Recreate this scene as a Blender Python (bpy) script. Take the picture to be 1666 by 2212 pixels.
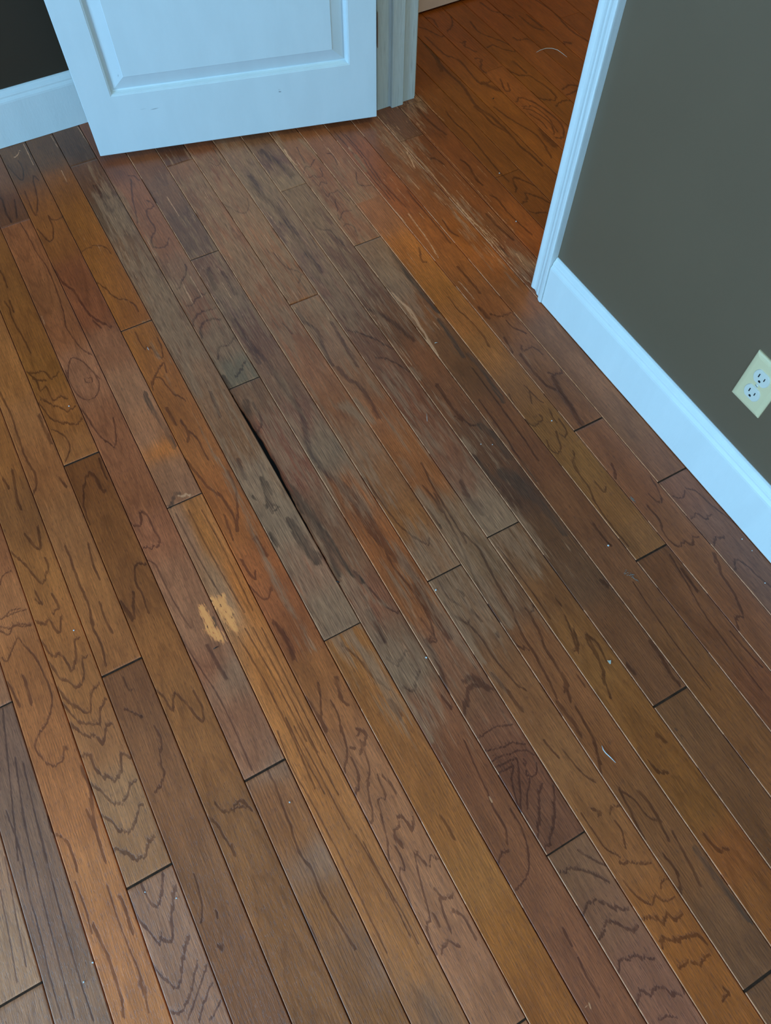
import bpy, bmesh, math, random
import numpy as np
from mathutils import Matrix, Vector

random.seed(7)
for o in list(bpy.data.objects):
    bpy.data.objects.remove(o)
scene = bpy.context.scene
col = scene.collection

# ------------------------------------------------------------------ camera
CAM_H = 1.343
FPX, PCX, PCY = 1613.69, 833.0, 1106.0
EA, EB, EC = 0.505186466, -0.00824713, -0.5018225
_rx = np.array([[1, 0, 0], [0, math.cos(EA), -math.sin(EA)], [0, math.sin(EA), math.cos(EA)]])
_ry = np.array([[math.cos(EB), 0, math.sin(EB)], [0, 1, 0], [-math.sin(EB), 0, math.cos(EB)]])
_rz = np.array([[math.cos(EC), -math.sin(EC), 0], [math.sin(EC), math.cos(EC), 0], [0, 0, 1]])
CR = _rz @ _rx @ _ry
cam_data = bpy.data.cameras.new('camera')
cam = bpy.data.objects.new('camera', cam_data)
col.objects.link(cam)
M = Matrix([[*CR[0], 0], [*CR[1], 0], [*CR[2], CAM_H], [0, 0, 0, 1]])
cam.matrix_world = M
cam_data.sensor_fit = 'VERTICAL'
cam_data.sensor_height = 36
cam_data.lens = FPX / 2212 * 36
cam_data.clip_start = 0.02
scene.camera = cam

# ------------------------------------------------------------------ light
scene.view_settings.view_transform = 'Standard'
scene.view_settings.look = 'None'
scene.view_settings.gamma = 1
scene.view_settings.use_curve_mapping = False
scene.view_settings.exposure = 0.0
world = bpy.data.worlds.new('world')
scene.world = world
world.use_nodes = True
world.node_tree.nodes['Background'].inputs[0].default_value = (0.45, 0.72, 1.0, 1)
world.node_tree.nodes['Background'].inputs[1].default_value = 0.6


def area(name, loc, rot, sx, sy, power, colour, spread=math.pi):
    d = bpy.data.lights.new(name, 'AREA')
    d.shape = 'RECTANGLE'
    d.size, d.size_y, d.energy, d.color, d.spread = sx, sy, power, colour, spread
    o = bpy.data.objects.new(name, d)
    o.location = loc
    o.rotation_euler = rot
    col.objects.link(o)
    return o


R90 = math.pi / 2
# daylight entering through the window in the left wall, added front and ceiling fills, and the hall lamp
area('window_daylight', (-4.28, 0.1, 1.50), (0, -R90, 0), 1.6, 2.3, 188, (0.34, 0.82, 1.30))
area('front_fill_light', (-1.5, -2.98, 1.40), (-R90, 0, math.pi), 1.5, 1.5, 46, (0.38, 0.84, 1.24))  # unseen front light, added to brighten the door and far floor
area('ceiling_fill_light', (-1.9, -1.7, 2.40), (0, 0, 0), 0.9, 0.9, 18, (0.50, 0.86, 1.10))  # overhead fill added to even out the room, no lamp seen there
area('hall_lamp_light', (1.9, 0.6, 2.40), (0, 0, 0), 0.35, 0.35, 17, (0.58, 0.80, 0.46))

# ------------------------------------------------------------------ helpers
def ray_floor(px, py, z=0.0):
    v = CR @ np.array([px - PCX, -(py - PCY), -FPX])
    t = (z - CAM_H) / v[2]
    return v[0] * t, v[1] * t


def link(name, me, mat=None, parent=None, loc=(0, 0, 0), kind=None, smooth=False):
    o = bpy.data.objects.new(name, me)
    if mat is not None:
        me.materials.append(mat)
    col.objects.link(o)
    o.location = loc
    if parent is not None:
        o.parent = parent
    if kind:
        o['kind'] = kind
    if smooth:
        for p in me.polygons:
            p.use_smooth = True
    return o


def bm_box(bm, x0, x1, y0, y1, z0, z1):
    vs = [bm.verts.new(p) for p in ((x0, y0, z0), (x1, y0, z0), (x1, y1, z0), (x0, y1, z0),
                                    (x0, y0, z1), (x1, y0, z1), (x1, y1, z1), (x0, y1, z1))]
    for f in ((3, 2, 1, 0), (4, 5, 6, 7), (0, 1, 5, 4), (1, 2, 6, 5), (2, 3, 7, 6), (3, 0, 4, 7)):
        bm.faces.new([vs[i] for i in f])


def mesh_of(bm, name):
    bmesh.ops.recalc_face_normals(bm, faces=bm.faces)
    me = bpy.data.meshes.new(name)
    bm.to_mesh(me)
    bm.free()
    return me


def boxes(name, lst, mat, kind='structure', parent=None):
    bm = bmesh.new()
    for b in lst:
        bm_box(bm, *b)
    return link(name, mesh_of(bm, name), mat, parent, kind=kind)


def extrude_profile(name, prof, axis, a0, a1, place, mat, kind='structure', parent=None, n=1, wob=None):
    """prof: closed list of 2-D points; place(p, s) -> 3-D point at station s"""
    bm = bmesh.new()
    rings = []
    for i in range(n + 1):
        s = a0 + (a1 - a0) * i / n
        rings.append([bm.verts.new(place(p, s, j)) for j, p in enumerate(prof)])
    m = len(prof)
    for i in range(n):
        for j in range(m):
            k = (j + 1) % m
            bm.faces.new([rings[i][j], rings[i][k], rings[i + 1][k], rings[i + 1][j]])
    bm.faces.new(rings[0][::-1])
    bm.faces.new(rings[-1])
    return link(name, mesh_of(bm, name), mat, parent, kind=kind)


def s2l(c):
    c = np.asarray(c, float) / 255.0
    return np.where(c <= 0.04045, c / 12.92, ((c + 0.055) / 1.055) ** 2.4)


# ------------------------------------------------------------------ materials
class NT:
    def __init__(self, name):
        self.m = bpy.data.materials.new(name)
        self.m.use_nodes = True
        self.t = self.m.node_tree
        self.t.nodes.clear()
        self.out = self.t.nodes.new('ShaderNodeOutputMaterial')
        self.b = self.t.nodes.new('ShaderNodeBsdfPrincipled')
        self.t.links.new(self.b.outputs[0], self.out.inputs[0])

    def n(self, typ, **kw):
        nd = self.t.nodes.new(typ)
        for k, v in kw.items():
            setattr(nd, k, v)
        return nd

    def put(self, sock, v):
        if isinstance(v, bpy.types.NodeSocket):
            self.t.links.new(v, sock)
        else:
            sock.default_value = v

    def math(self, op, a, b=None, c=None, clamp=False):
        nd = self.n('ShaderNodeMath', operation=op, use_clamp=clamp)
        self.put(nd.inputs[0], a)
        if b is not None:
            self.put(nd.inputs[1], b)
        if c is not None:
            self.put(nd.inputs[2], c)
        return nd.outputs[0]

    def vmath(self, op, a, b):
        nd = self.n('ShaderNodeVectorMath', operation=op)
        self.put(nd.inputs[0], a)
        self.put(nd.inputs[1], b)
        return nd.outputs[0]

    def noise(self, vec, scale=1.0, detail=3.0, rough=0.55, dist=0.0):
        nd = self.n('ShaderNodeTexNoise')
        self.put(nd.inputs['Vector'], vec)
        nd.inputs['Scale'].default_value = scale
        nd.inputs['Detail'].default_value = detail
        nd.inputs['Roughness'].default_value = rough
        nd.inputs['Distortion'].default_value = dist
        return nd.outputs['Fac']

    def step(self, v, lo, hi, a=0.0, b=1.0):
        nd = self.n('ShaderNodeMapRange', interpolation_type='SMOOTHSTEP')
        self.put(nd.inputs['Value'], v)
        nd.inputs['From Min'].default_value = lo
        nd.inputs['From Max'].default_value = hi
        nd.inputs['To Min'].default_value = a
        nd.inputs['To Max'].default_value = b
        return nd.outputs['Result']

    def mix(self, f, a, b, blend='MIX'):
        nd = self.n('ShaderNodeMix', data_type='RGBA', blend_type=blend)
        self.put(nd.inputs[0], f)
        self.put(nd.inputs[6], a)
        self.put(nd.inputs[7], b)
        return nd.outputs[2]

    def bump(self, h, strength, dist):
        nd = self.n('ShaderNodeBump')
        self.put(nd.inputs['Height'], h)
        nd.inputs['Strength'].default_value = strength
        nd.inputs['Distance'].default_value = dist
        self.t.links.new(nd.outputs[0], self.b.inputs['Normal'])
        return nd

    def set(self, **kw):
        for k, v in kw.items():
            self.put(self.b.inputs[k.replace('_', ' ')], v)


def paint(name, rgb, rough, mott=0.03, bump=0.0, stretch=(1, 1, 1), scale=9.0, spec=0.5, streak=0.0):
    t = NT(name)
    tc = t.n('ShaderNodeTexCoord').outputs['Object']
    v = t.vmath('MULTIPLY', tc, stretch)
    f = t.noise(v, scale, 4.0)
    c = t.mix(t.step(f, 0.3, 0.7), tuple(x * (1 - mott) for x in rgb) + (1,), tuple(min(1, x * (1 + mott)) for x in rgb) + (1,))
    if streak:
        g = t.noise(t.vmath('MULTIPLY', tc, (180, 180, 7)), 1.0, 4.0, 0.7)
        c = t.mix(t.step(g, 0.48, 0.75, 0.0, streak), c, (rgb[0] * .45, rgb[1] * .42, rgb[2] * .40, 1))
    t.set(Base_Color=c, Roughness=rough, Specular_IOR_Level=spec)
    if bump:
        t.bump(t.noise(v, scale * 14, 3.0), bump, 0.001)
    return t


WHITE = (0.80, 0.80, 0.78)
m_trim = paint('white_trim_paint', WHITE, 0.38, 0.02, 0.25, (1, 1, .2), 20).m
m_casing = paint('brushed_white_casing_paint', WHITE, 0.40, 0.05, 0.5, (6, 6, .25), 30, streak=0.22).m
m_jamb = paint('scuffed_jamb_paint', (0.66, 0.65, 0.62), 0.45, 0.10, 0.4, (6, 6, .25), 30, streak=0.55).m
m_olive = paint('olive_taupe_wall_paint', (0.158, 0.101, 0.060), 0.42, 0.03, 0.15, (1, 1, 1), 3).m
m_shaded_wall = paint('shaded_olive_wall_paint', (0.046, 0.027, 0.014), 0.5, 0.03, 0.1, (1, 1, 1), 3).m  # olive paint darkened: dimness of the back wall put into its colour
m_ceiling = paint('ceiling_paint', (0.75, 0.75, 0.73), 0.9).m
m_beige = paint('beige_hall_paint', (0.92, 0.54, 0.40), 0.6).m
m_plain = paint('pale_wall_paint', (0.45, 0.42, 0.36), 0.7).m
m_filler = paint('dark_joint_filler', (0.055, 0.026, 0.015), 0.95, 0.3, 0.3, (1, 1, 1), 120, .15).m


# ------------------------------------------------------------------ room shell
WX = 0.998          # room face of the right wall
WX2 = 1.121         # hall face of the right wall
OY0, OY1 = 1.031, 1.830   # doorway opening along y
WB = 2.1915         # room face of the back wall
CE = 2.44

boxes('wall_right', [(WX, WX2, -3.0, OY0 - .012, 0, CE), (WX, WX2, OY1 + .012, 2.33, 0, CE), (WX, WX2, OY0 - .012, OY1 + .012, 2.06, CE)], m_olive)
boxes('wall_back', [(-4.42, WX - .0005, WB, WB + .12, 0, CE)], m_shaded_wall)
WY0, WY1, WZ0, WZ1 = -1.1, 1.3, 0.68, 2.32
boxes('wall_left', [(-4.42, -4.3, -3.0, WY0, 0, CE), (-4.42, -4.3, WY1, WB, 0, CE), (-4.42, -4.3, WY0, WY1, 0, WZ0), (-4.42, -4.3, WY0, WY1, WZ1, CE)], m_plain)
boxes('wall_front', [(-4.42, -2.3, -3.12, -3.0005, 0, CE), (-.7, WX2, -3.12, -3.0005, 0, CE), (-2.3, -.7, -3.12, -3.0005, 0, .6), (-2.3, -.7, -3.12, -3.0005, 2.2, CE)], m_plain)
boxes('added_front_window', [(-2.3, -2.25, -3.10, -3.03, .6, 2.2), (-.75, -.7, -3.10, -3.03, .6, 2.2), (-2.25, -.75, -3.10, -3.03, .6, .65), (-2.25, -.75, -3.10, -3.03, 2.15, 2.2)], m_trim)  # unseen window frame, made up to go with the front fill light
boxes('ceiling', [(-4.42, 3.1, -3.12, 2.35, CE, CE + .1)], m_ceiling)
boxes('wall_hall_end', [(WX2 + .001, 3.1, 2.2235, 2.33, -.02, CE)], m_beige)
boxes('wall_hall_side', [(2.98, 3.1, -1.2, 2.2225, 0, CE)], m_plain)
boxes('wall_hall_front', [(WX2 + .001, 2.979, -1.2, -1.1, 0, CE)], m_plain)

# window in the left wall (outside the frame, it lets the daylight in)
w = boxes('window_1', [(-4.40, -4.32, WY0, WY0 + .05, WZ0, WZ1), (-4.40, -4.32, WY1 - .05, WY1, WZ0, WZ1),
                       (-4.40, -4.32, WY0 + .05, WY1 - .05, WZ0, WZ0 + .05), (-4.40, -4.32, WY0 + .05, WY1 - .05, WZ1 - .05, WZ1)], m_trim)

# baseboards
BP = [(0, 0), (.0155, 0), (.0155, .106), (.0148, .1105), (.0125, .1135), (.0108, .117), (.0108, .1205), (.0092, .1245), (.0060, .1285), (.0045, .1325), (.0015, .1345), (0, .1345)]
extrude_profile('baseboard_right', BP, 'y', -3.0, 0.9705, lambda p, s, j: (WX - p[0], s, p[1] + .0022), m_trim, n=4)
extrude_profile('baseboard_back', BP, 'x', -4.3, WX - .017, lambda p, s, j: (s, WB - p[0], p[1] * 1.05 + .0006), m_trim, n=4)
extrude_profile('baseboard_hall_end', BP, 'x', WX2 + .02, 2.979, lambda p, s, j: (s, 2.2230 - p[0] * .95, p[1] + .0075 + (s - 1.35) * .008), m_beige, n=2)
extrude_profile('baseboard_hall_side', BP, 'y', -1.09, 2.2, lambda p, s, j: (2.9795 - p[0], s, p[1] + .0006), m_trim, n=2)

boxes('hall_gap_shade_strip', [(WX2 + .02, 2.979, 2.2205, 2.2230, .0002, .0074)], paint('painted_gap_shade', (.012, .009, .006), .95, spec=.05).m)  # added black strip: shade under the hall baseboard put in as colour

# casing on the room side of the doorway; t = distance out from the opening edge, d = thickness
CP = [(0, 0), (0, .0045), (.002, .0068), (.006, .0074), (.010, .0066), (.015, .0050), (.021, .0056), (.027, .0085), (.031, .0105), (.034, .0098), (.038, .0110), (.043, .0155), (.048, .0180), (.054, .0185), (.0575, .0175), (.0580, .0150), (.0580, 0)]


def casing_v(name, y, sgn, z1, xw, sx, mat):
    rnd = random.Random(5)
    wob = [rnd.uniform(-.0006, .0012) for _ in range(60)]
    def place(p, s, j):
        return (xw + sx * p[1], y + sgn * p[0], s + (wob[j] + .001 if s < .01 else 0))
    return extrude_profile(name, CP, 'z', 0.0005, z1, place, mat, n=3)


casing_v('trim_1', 1.030, -1, 2.10, WX, -1, m_casing)
casing_v('trim_2', OY1 + .005, 1, 2.10, WX, -1, m_casing)
extrude_profile('trim_3', CP, 'y', OY0 - .06, OY1 + .064, lambda p, s, j: (WX - p[1], s, 2.1005 + p[0] - .0), m_casing, n=1)
casing_v('trim_4', 1.025, -1, 2.10, WX2, 1, m_casing)
casing_v('trim_5', OY1 + .0045, 1, 2.10, WX2, 1, m_jamb)
# jambs with their stops
JP = [(WX - .001, OY1 + .0115), (WX - .001, OY1), (1.0395, OY1), (1.0400, OY1 - .0100), (1.0415, OY1 - .0110), (1.0765, OY1 - .0110), (1.0780, OY1 - .0095), (1.0785, OY1), (WX2 + .0005, OY1), (WX2 + .0005, OY1 + .0115)]
extrude_profile('trim_6', JP, 'z', .0005, 2.05, lambda p, s, j: (p[0], p[1], s), m_jamb, n=1)
extrude_profile('trim_7', [(x, OY0 + OY1 - y) for x, y in JP], 'z', .0005, 2.05, lambda p, s, j: (p[0], p[1], s), m_jamb, n=1)
boxes('trim_8', [(WX - .001, WX2 + .0005, OY0 - .0115, OY1 + .0115, 2.0505, 2.0595)], m_jamb)


# ------------------------------------------------------------------ the open door
DW, DT, DH = 0.7785, 0.035, 2.03
DZ = 0.018


def door_material():
    t = NT('white_door_paint')
    tc = t.n('ShaderNodeTexCoord').outputs['Object']
    f = t.noise(t.vmath('MULTIPLY', tc, (1, 1, .3)), 18.0, 4.0)
    c = t.mix(t.step(f, .3, .7), (.70, .735, .75, 1), (.73, .765, .78, 1))
    # two grey scuffs and one rub mark on the bottom rail
    for (x, z, rx, rz, tilt, a) in ((.176, .1110, .013, .0016, -.10, .5), (.147, .1145, .010, .001, -.1, .22), (.5105, .1105, .0045, .0022, .15, .75), (.5095, .1162, .0038, .0008, .1, .45), (.110, .205, .0016, .004, 0.2, .35)):
        mp = t.n('ShaderNodeMapping', vector_type='TEXTURE')
        t.put(mp.inputs[0], tc)
        mp.inputs['Location'].default_value = (x, 0, z)
        mp.inputs['Rotation'].default_value = (0, tilt, 0)
        mp.inputs['Scale'].default_value = (rx, 1, rz)
        ln = t.n('ShaderNodeVectorMath', operation='LENGTH')
        t.put(ln.inputs[0], mp.outputs[0])
        d = t.math('ADD', ln.outputs['Value'], t.math('MULTIPLY', t.math('SUBTRACT', t.noise(tc, 900., 2.), .5), 1.6))
        c = t.mix(t.step(d, 1.1, .3, 0, a), c, (.12, .13, .15, 1))
    t.set(Base_Color=c, Roughness=.36, Specular_IOR_Level=.5)
    t.bump(t.noise(t.vmath('MULTIPLY', tc, (1, 1, .25)), 160.0, 3.0), .15, .001)
    return t.m


m_door = door_material()


def build_door():
    """slab with two raised panels on its front face (local y = 0 is the face towards the room)"""
    e = bpy.data.objects.new('door_1', None)
    col.objects.link(e)
    e['kind'] = 'structure'
    bm = bmesh.new()
    xs = (0, .0761, .7043, DW)
    panels = ((.157, .93), (1.05, 1.93))
    zs = (0, .157, .93, 1.05, 1.93, DH)
    b = .0012
    # front face frame
    g = {}
    def v(x, y, z):
        key = (round(x, 6), round(y, 6), round(z, 6))
        if key not in g:
            g[key] = bm.verts.new((x, y, z))
        return g[key]
    for i in range(3):
        for j in range(5):
            if i == 1 and (j in (1, 3)):
                continue
            bm.faces.new([v(xs[i], 0, zs[j]), v(xs[i + 1], 0, zs[j]), v(xs[i + 1], 0, zs[j + 1]), v(xs[i], 0, zs[j + 1])])
    # moulded recess: (inset, depth)
    steps = [(0, 0), (.0012, .0010), (.0030, .0014), (.0044, .0034), (.0060, .0080), (.0078, .0116), (.0105, .0126), (.0125, .0122), (.0145, .0104), (.0440, .0022), (.0443, .0012), (.0452, .0008)]
    for z0, z1 in panels:
        prev = None
        for ins, dep in steps:
            q = [v(xs[1] + ins, dep, z0 + ins), v(xs[2] - ins, dep, z0 + ins), v(xs[2] - ins, dep, z1 - ins), v(xs[1] + ins, dep, z1 - ins)]
            if prev:
                for a in range(4):
                    c = (a + 1) % 4
                    bm.faces.new([prev[a], prev[c], q[c], q[a]])
            prev = q
        bm.faces.new(prev)
    # sides and back
    for x in (0, DW):
        for j in range(5):
            bm.faces.new([v(x, 0, zs[j]), v(x, DT, zs[j]), v(x, DT, zs[j + 1]), v(x, 0, zs[j + 1])])
    for z in (0, DH):
        for i in range(3):
            bm.faces.new([v(xs[i], 0, z), v(xs[i + 1], 0, z), v(xs[i + 1], DT, z), v(xs[i], DT, z)])
    for i in range(3):
        for j in range(5):
            bm.faces.new([v(xs[i], DT, zs[j]), v(xs[i + 1], DT, zs[j]), v(xs[i + 1], DT, zs[j + 1]), v(xs[i], DT, zs[j + 1])])
    me = mesh_of(bm, 'door_slab')
    o = link('door_slab', me, m_door, e)
    bv = o.modifiers.new('edge', 'BEVEL')
    bv.width = .0015
    bv.segments = 2
    bv.limit_method = 'ANGLE'
    bv.angle_limit = 1.2
    for z in (.23, 1.0, 1.78):
        hb = bmesh.new()
        bmesh.ops.create_cone(hb, cap_ends=True, segments=16, radius1=.0055, radius2=.0055, depth=.09)
        bm_box(hb, -.002, .0, -.001 - .004, .030, -.044, .044)
        h = link('hinge', mesh_of(hb, 'hinge'), m_metal, e)
        h.location = (DW + .004, DT + .004, z)
        h.rotation_euler = (0, 0, math.pi)
    ax, ay = .2178, 1.9858
    dx, dy = .9647, -.2632
    e.matrix_world = Matrix(((dx, -dy, 0, ax), (dy, dx, 0, ay), (0, 0, 1, DZ), (0, 0, 0, 1)))
    return e


tm = NT('hinge_metal')
tm.set(Base_Color=(.45, .42, .36, 1), Metallic=1.0, Roughness=.35)
m_metal = tm.m
build_door()


# ------------------------------------------------------------------ the oak strip floor
SEAM1, PITCH = .9063, .07729          # x of the first seam from the right wall, strip width
CROPS = {'A1': (0, 0, .33613), 'A2': (500, 0, .33613), 'B1': (0, 280, .33613), 'B2': (450, 480, .33613), 'B3': (0, 800, .33613),
         'B4': (450, 1000, .33613), 'B5': (0, 1300, .33613), 'B6': (500, 1500, .33613), 'B7': (1000, 1500, .39976), 'B8': (0, 1752, .33613),
         'A8': (1200, 1000, .27971), 'A4': (1000, 480, .39976), 'C1': (880, 0, .26411), 'C2': (880, 200, .20793), 'C3': (860, 640, .2521),
         'C4': (900, 1040, .2521), 'C5': (540, 240, .21609), 'P': (0, 0, 1.0), 'K': (84, 708, .46307)}

# end joints of each strip: {strip: [(y, width mm)]}
JOINTS = {0: [(.431, 3.5)], 1: [(.6235, 4)], 2: [(.308, 4)], 3: [(1.363, 2.2)], 4: [(.062, 4), (1.6415, 1.8)], 5: [(.4945, 2.6)],
          6: [(-.3465, 4), (1.259, 4.5)], 7: [(.4695, 2.6), (1.8835, 1.5)], 8: [(-.046, 2.4), (1.515, 2.4)], 9: [(1.092, 2.4)],
          10: [(.4585, 2.2), (2.010, 1.6)], 11: [(-.2135, 3), (1.373, 3)], 12: [(.8685, 2.6)], 13: [(.3005, 4), (1.8595, 1.8)],
          14: [(1.07, 4)], 15: [(.593, 4)], 16: [(.2405, 4)], 18: [(.6275, 3)], 19: [(.182, 3.5)], -1: [(1.6735, 1.8)],
          -2: [(1.8095, 1.4)], -3: [(1.4145, 1.6)], -6: [(1.843, 1.8)], -11: [(1.9755, 1.5)]}

# colour samples (strip position is implied): x y r g b
ANCH = '''
30 2000 126 110 98;10 1900 128 108 96;60 2190 122 106 96
10 1600 96 79 73;60 1800 103 87 80;120 2000 106 90 84;180 2180 110 95 87;5 1480 118 90 72
10 1200 118 80 55;20 1300 132 94 64;60 1450 125 86 52;110 1600 128 88 54;160 1750 140 98 62;200 1900 144 104 68;260 2050 146 106 72;320 2190 140 102 68
10 980 120 82 45;50 1100 108 76 46;90 1250 125 88 50;130 1350 128 89 51;180 1500 130 93 56;220 1600 125 92 62;260 1720 126 103 80;300 1850 123 99 76
330 1930 123 102 92;370 2020 126 105 96;420 2150 120 99 90
20 830 130 90 50;60 900 125 88 55;100 1000 122 84 52;150 1150 120 86 56;200 1300 128 91 55;240 1420 122 86 52
280 1480 103 73 50;330 1600 106 77 54;380 1750 108 79 55;440 1900 110 83 60;480 2050 106 79 58;540 2200 103 77 58
10 590 108 73 36;60 720 112 75 36;92 800 115 78 35;130 900 122 82 42;160 970 126 88 52
190 1030 98 64 34;220 1150 104 70 38;270 1280 108 74 42;330 1400 118 82 46;380 1520 119 85 50;430 1650 117 84 50;480 1800 110 82 54;560 1950 113 84 55;620 2100 111 83 56;660 2200 107 80 52
20 430 82 57 42;50 560 118 78 50;90 640 112 75 48;130 720 118 78 52;175 800 126 91 72;230 950 118 80 58;290 1080 112 75 52;320 1150 125 86 66;370 1280 120 90 73;400 1350 124 95 78;450 1450 115 80 62;500 1560 118 88 72;550 1640 122 92 76
590 1720 117 84 56;640 1800 119 86 54;700 1950 114 84 52;780 2100 111 82 50;830 2190 108 80 48
30 400 92 66 45;80 480 112 74 36;110 530 108 71 36;150 600 105 65 42;190 680 110 68 45;230 750 118 84 65;270 850 127 98 80;320 950 125 96 79;360 1010 121 94 77;400 1050 118 91 75;352 970 152 100 48
400 1150 126 101 85;440 1150 138 97 52;475 1270 132 112 94;520 1270 148 100 52;505 1450 120 104 94;570 1450 146 102 56;600 1650 120 103 94;662 1650 142 101 58;700 1850 118 103 95;762 1860 138 101 62;820 2080 111 96 90;885 2070 130 96 60;940 2190 108 90 78
60 330 76 60 44;100 340 80 62 44;130 400 108 72 32;170 470 112 75 32;200 550 118 78 34;240 640 122 80 35;280 690 123 79 35
290 730 124 82 38;330 830 126 83 42;370 900 124 82 42;410 980 127 84 45;450 1060 125 80 42;500 1150 130 84 45;540 1230 128 81 48;580 1300 122 78 50;620 1380 117 76 48;660 1460 121 84 50;700 1550 124 88 58;760 1650 127 95 72;820 1800 129 98 76;900 1950 130 101 82;980 2080 128 99 82;1050 2170 124 96 78
170 330 76 60 48;190 400 85 62 47;230 470 85 72 62;270 560 98 79 64;320 650 103 85 70;370 730 106 86 70;410 800 108 88 72;460 880 110 87 68;500 960 108 84 64;550 1050 112 98 86;600 1130 100 92 84;650 1220 115 90 78;668 1250 118 84 70;700 1320 104 92 82;740 1350 104 95 88
760 1420 126 91 52;820 1520 127 90 50;880 1620 124 88 50;950 1780 124 88 48;1020 1900 128 94 52;1100 2030 126 88 42;1180 2150 118 80 38
230 360 92 62 46;280 430 108 75 56;330 520 110 78 59;380 600 106 84 70;420 680 110 80 63;460 750 104 86 73;510 800 92 92 84
540 870 98 78 62;580 930 105 73 61;640 1020 107 72 60;690 1100 100 80 68;740 1200 104 82 68;800 1290 105 75 62;850 1400 95 80 70;880 1460 96 88 80;930 1520 110 78 60;1000 1650 104 72 53;1080 1800 106 75 55;1150 1950 109 78 60;1230 2100 107 76 60;1280 2190 105 74 58
300 350 92 64 45;350 420 93 72 60;400 480 84 67 60;430 530 86 70 62
450 580 96 73 62;500 660 98 80 72;540 720 97 74 64;600 820 101 80 67;650 900 104 79 69;700 980 98 92 86;745 1060 118 80 52;830 1180 123 81 48;900 1280 116 79 50;960 1420 108 82 68;1020 1520 103 78 63;1060 1580 103 75 62;1130 1650 92 64 52;1180 1780 96 70 58
1230 1880 104 84 70;1290 2000 107 84 72;1370 2120 110 84 76;1430 2200 109 82 74
380 345 78 54 40;420 420 103 78 60;480 500 113 82 60;520 570 118 85 60;560 640 118 84 58;610 720 114 82 62;660 800 117 84 62;710 880 114 80 55;760 960 114 90 72;820 1050 114 84 58;870 1130 117 84 50;930 1200 109 92 78
970 1280 98 84 72;1010 1360 99 84 72;1050 1450 106 80 58;1110 1550 113 84 58;1180 1650 116 88 60;1250 1760 116 86 56;1330 1880 120 87 56;1400 1980 124 85 45;1480 2080 123 82 38;1540 2180 116 78 38
440 340 98 67 48;500 420 110 80 60;560 500 122 92 68;600 570 118 85 58;640 620 118 88 62
670 680 120 97 78;720 740 115 94 80;770 820 116 88 68;830 900 123 85 58;880 960 125 85 52;930 1020 118 80 49;990 1130 104 90 76;1050 1220 97 86 74;1090 1300 99 80 66;1150 1400 110 80 56;1220 1500 110 79 54;1290 1620 108 77 50;1360 1750 103 76 50;1450 1880 108 80 54;1550 2020 97 76 58;1600 2100 94 75 60
510 340 102 84 72;560 400 96 82 74;620 480 93 76 70;680 560 98 80 72;730 640 98 75 65;780 720 97 72 60;830 800 96 70 58;890 880 101 69 54;950 960 103 75 62;1000 1040 100 78 68;1060 1110 103 97 90;1090 1130 108 102 94
1120 1200 96 79 64;1180 1290 99 74 50;1230 1380 106 79 48;1290 1450 110 83 48;1340 1520 106 77 42;1420 1640 108 77 40;1500 1740 103 74 38;1580 1850 110 72 38;1640 1950 110 75 40
560 320 93 75 62;600 360 88 68 62;630 395 103 92 80
660 440 93 74 58;720 520 88 68 58;780 610 87 66 56;850 700 94 68 50;900 780 106 72 50;960 860 99 70 52;1020 950 86 65 52;1060 1010 82 62 50;1110 1060 68 54 48;1170 1170 84 66 52;1240 1270 82 66 54;1300 1360 94 70 52;1380 1450 96 72 54;1430 1500 96 72 54
1450 1560 96 74 54;1560 1700 96 72 50;1640 1800 94 70 48
620 310 106 79 58;680 380 110 78 56;740 450 110 78 56;790 500 111 82 62
810 550 104 88 74;850 620 110 92 76;900 660 108 72 44;960 740 96 70 50;1020 820 89 66 48;1080 900 94 66 46;1150 990 91 64 48;1230 1080 96 70 52;1320 1190 94 70 54;1400 1290 94 70 52;1480 1400 98 73 50;1560 1500 103 75 46;1640 1600 103 75 48
690 310 110 78 56;750 390 113 82 60;820 470 120 83 55;880 540 133 87 36;940 620 136 91 38;990 690 133 91 48;1050 760 123 89 52;1120 850 109 82 55;1180 930 107 82 49;1250 1010 107 83 50;1320 1090 107 81 50;1390 1170 104 80 54
1420 1220 91 66 48;1490 1310 96 70 52;1560 1400 98 70 50;1640 1480 97 66 48
730 270 96 67 48;790 340 108 68 43;860 430 116 70 39;920 500 118 73 34;980 580 120 76 36;1040 660 116 74 41;1090 720 104 74 53;1140 780 99 74 57;1200 850 97 72 55;1250 900 104 76 57
1300 960 101 72 55;1380 1060 107 76 57;1450 1140 104 76 57;1520 1220 101 74 55;1600 1320 99 70 51
800 290 96 67 50;870 370 103 68 43;930 430 106 66 35;1000 510 116 71 29;1060 580 123 77 38;1120 650 113 75 46;1180 720 99 75 58;1250 800 103 78 60;1350 920 99 76 59;1420 1000 97 72 57
1480 1060 97 72 62;1540 1140 94 74 68;1600 1210 90 72 68;1650 1270 90 72 66
870 270 80 58 46;910 330 92 57 32;960 380 97 60 33;1010 440 102 62 31;1060 490 102 68 42;1110 540 100 64 44;1150 590 100 69 53
905 215 76 54 38;930 260 88 54 31;980 320 97 58 28;1040 400 100 61 28;1100 470 106 64 28;1150 520 109 64 29
1000 150 108 77 30;950 100 104 75 27;1100 100 96 67 25;1200 100 92 61 23;1130 250 110 79 29;1180 330 104 75 27;1080 300 96 68 25;1020 280 88 61 25;960 200 92 63 24;1200 220 98 71 26
'''

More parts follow.
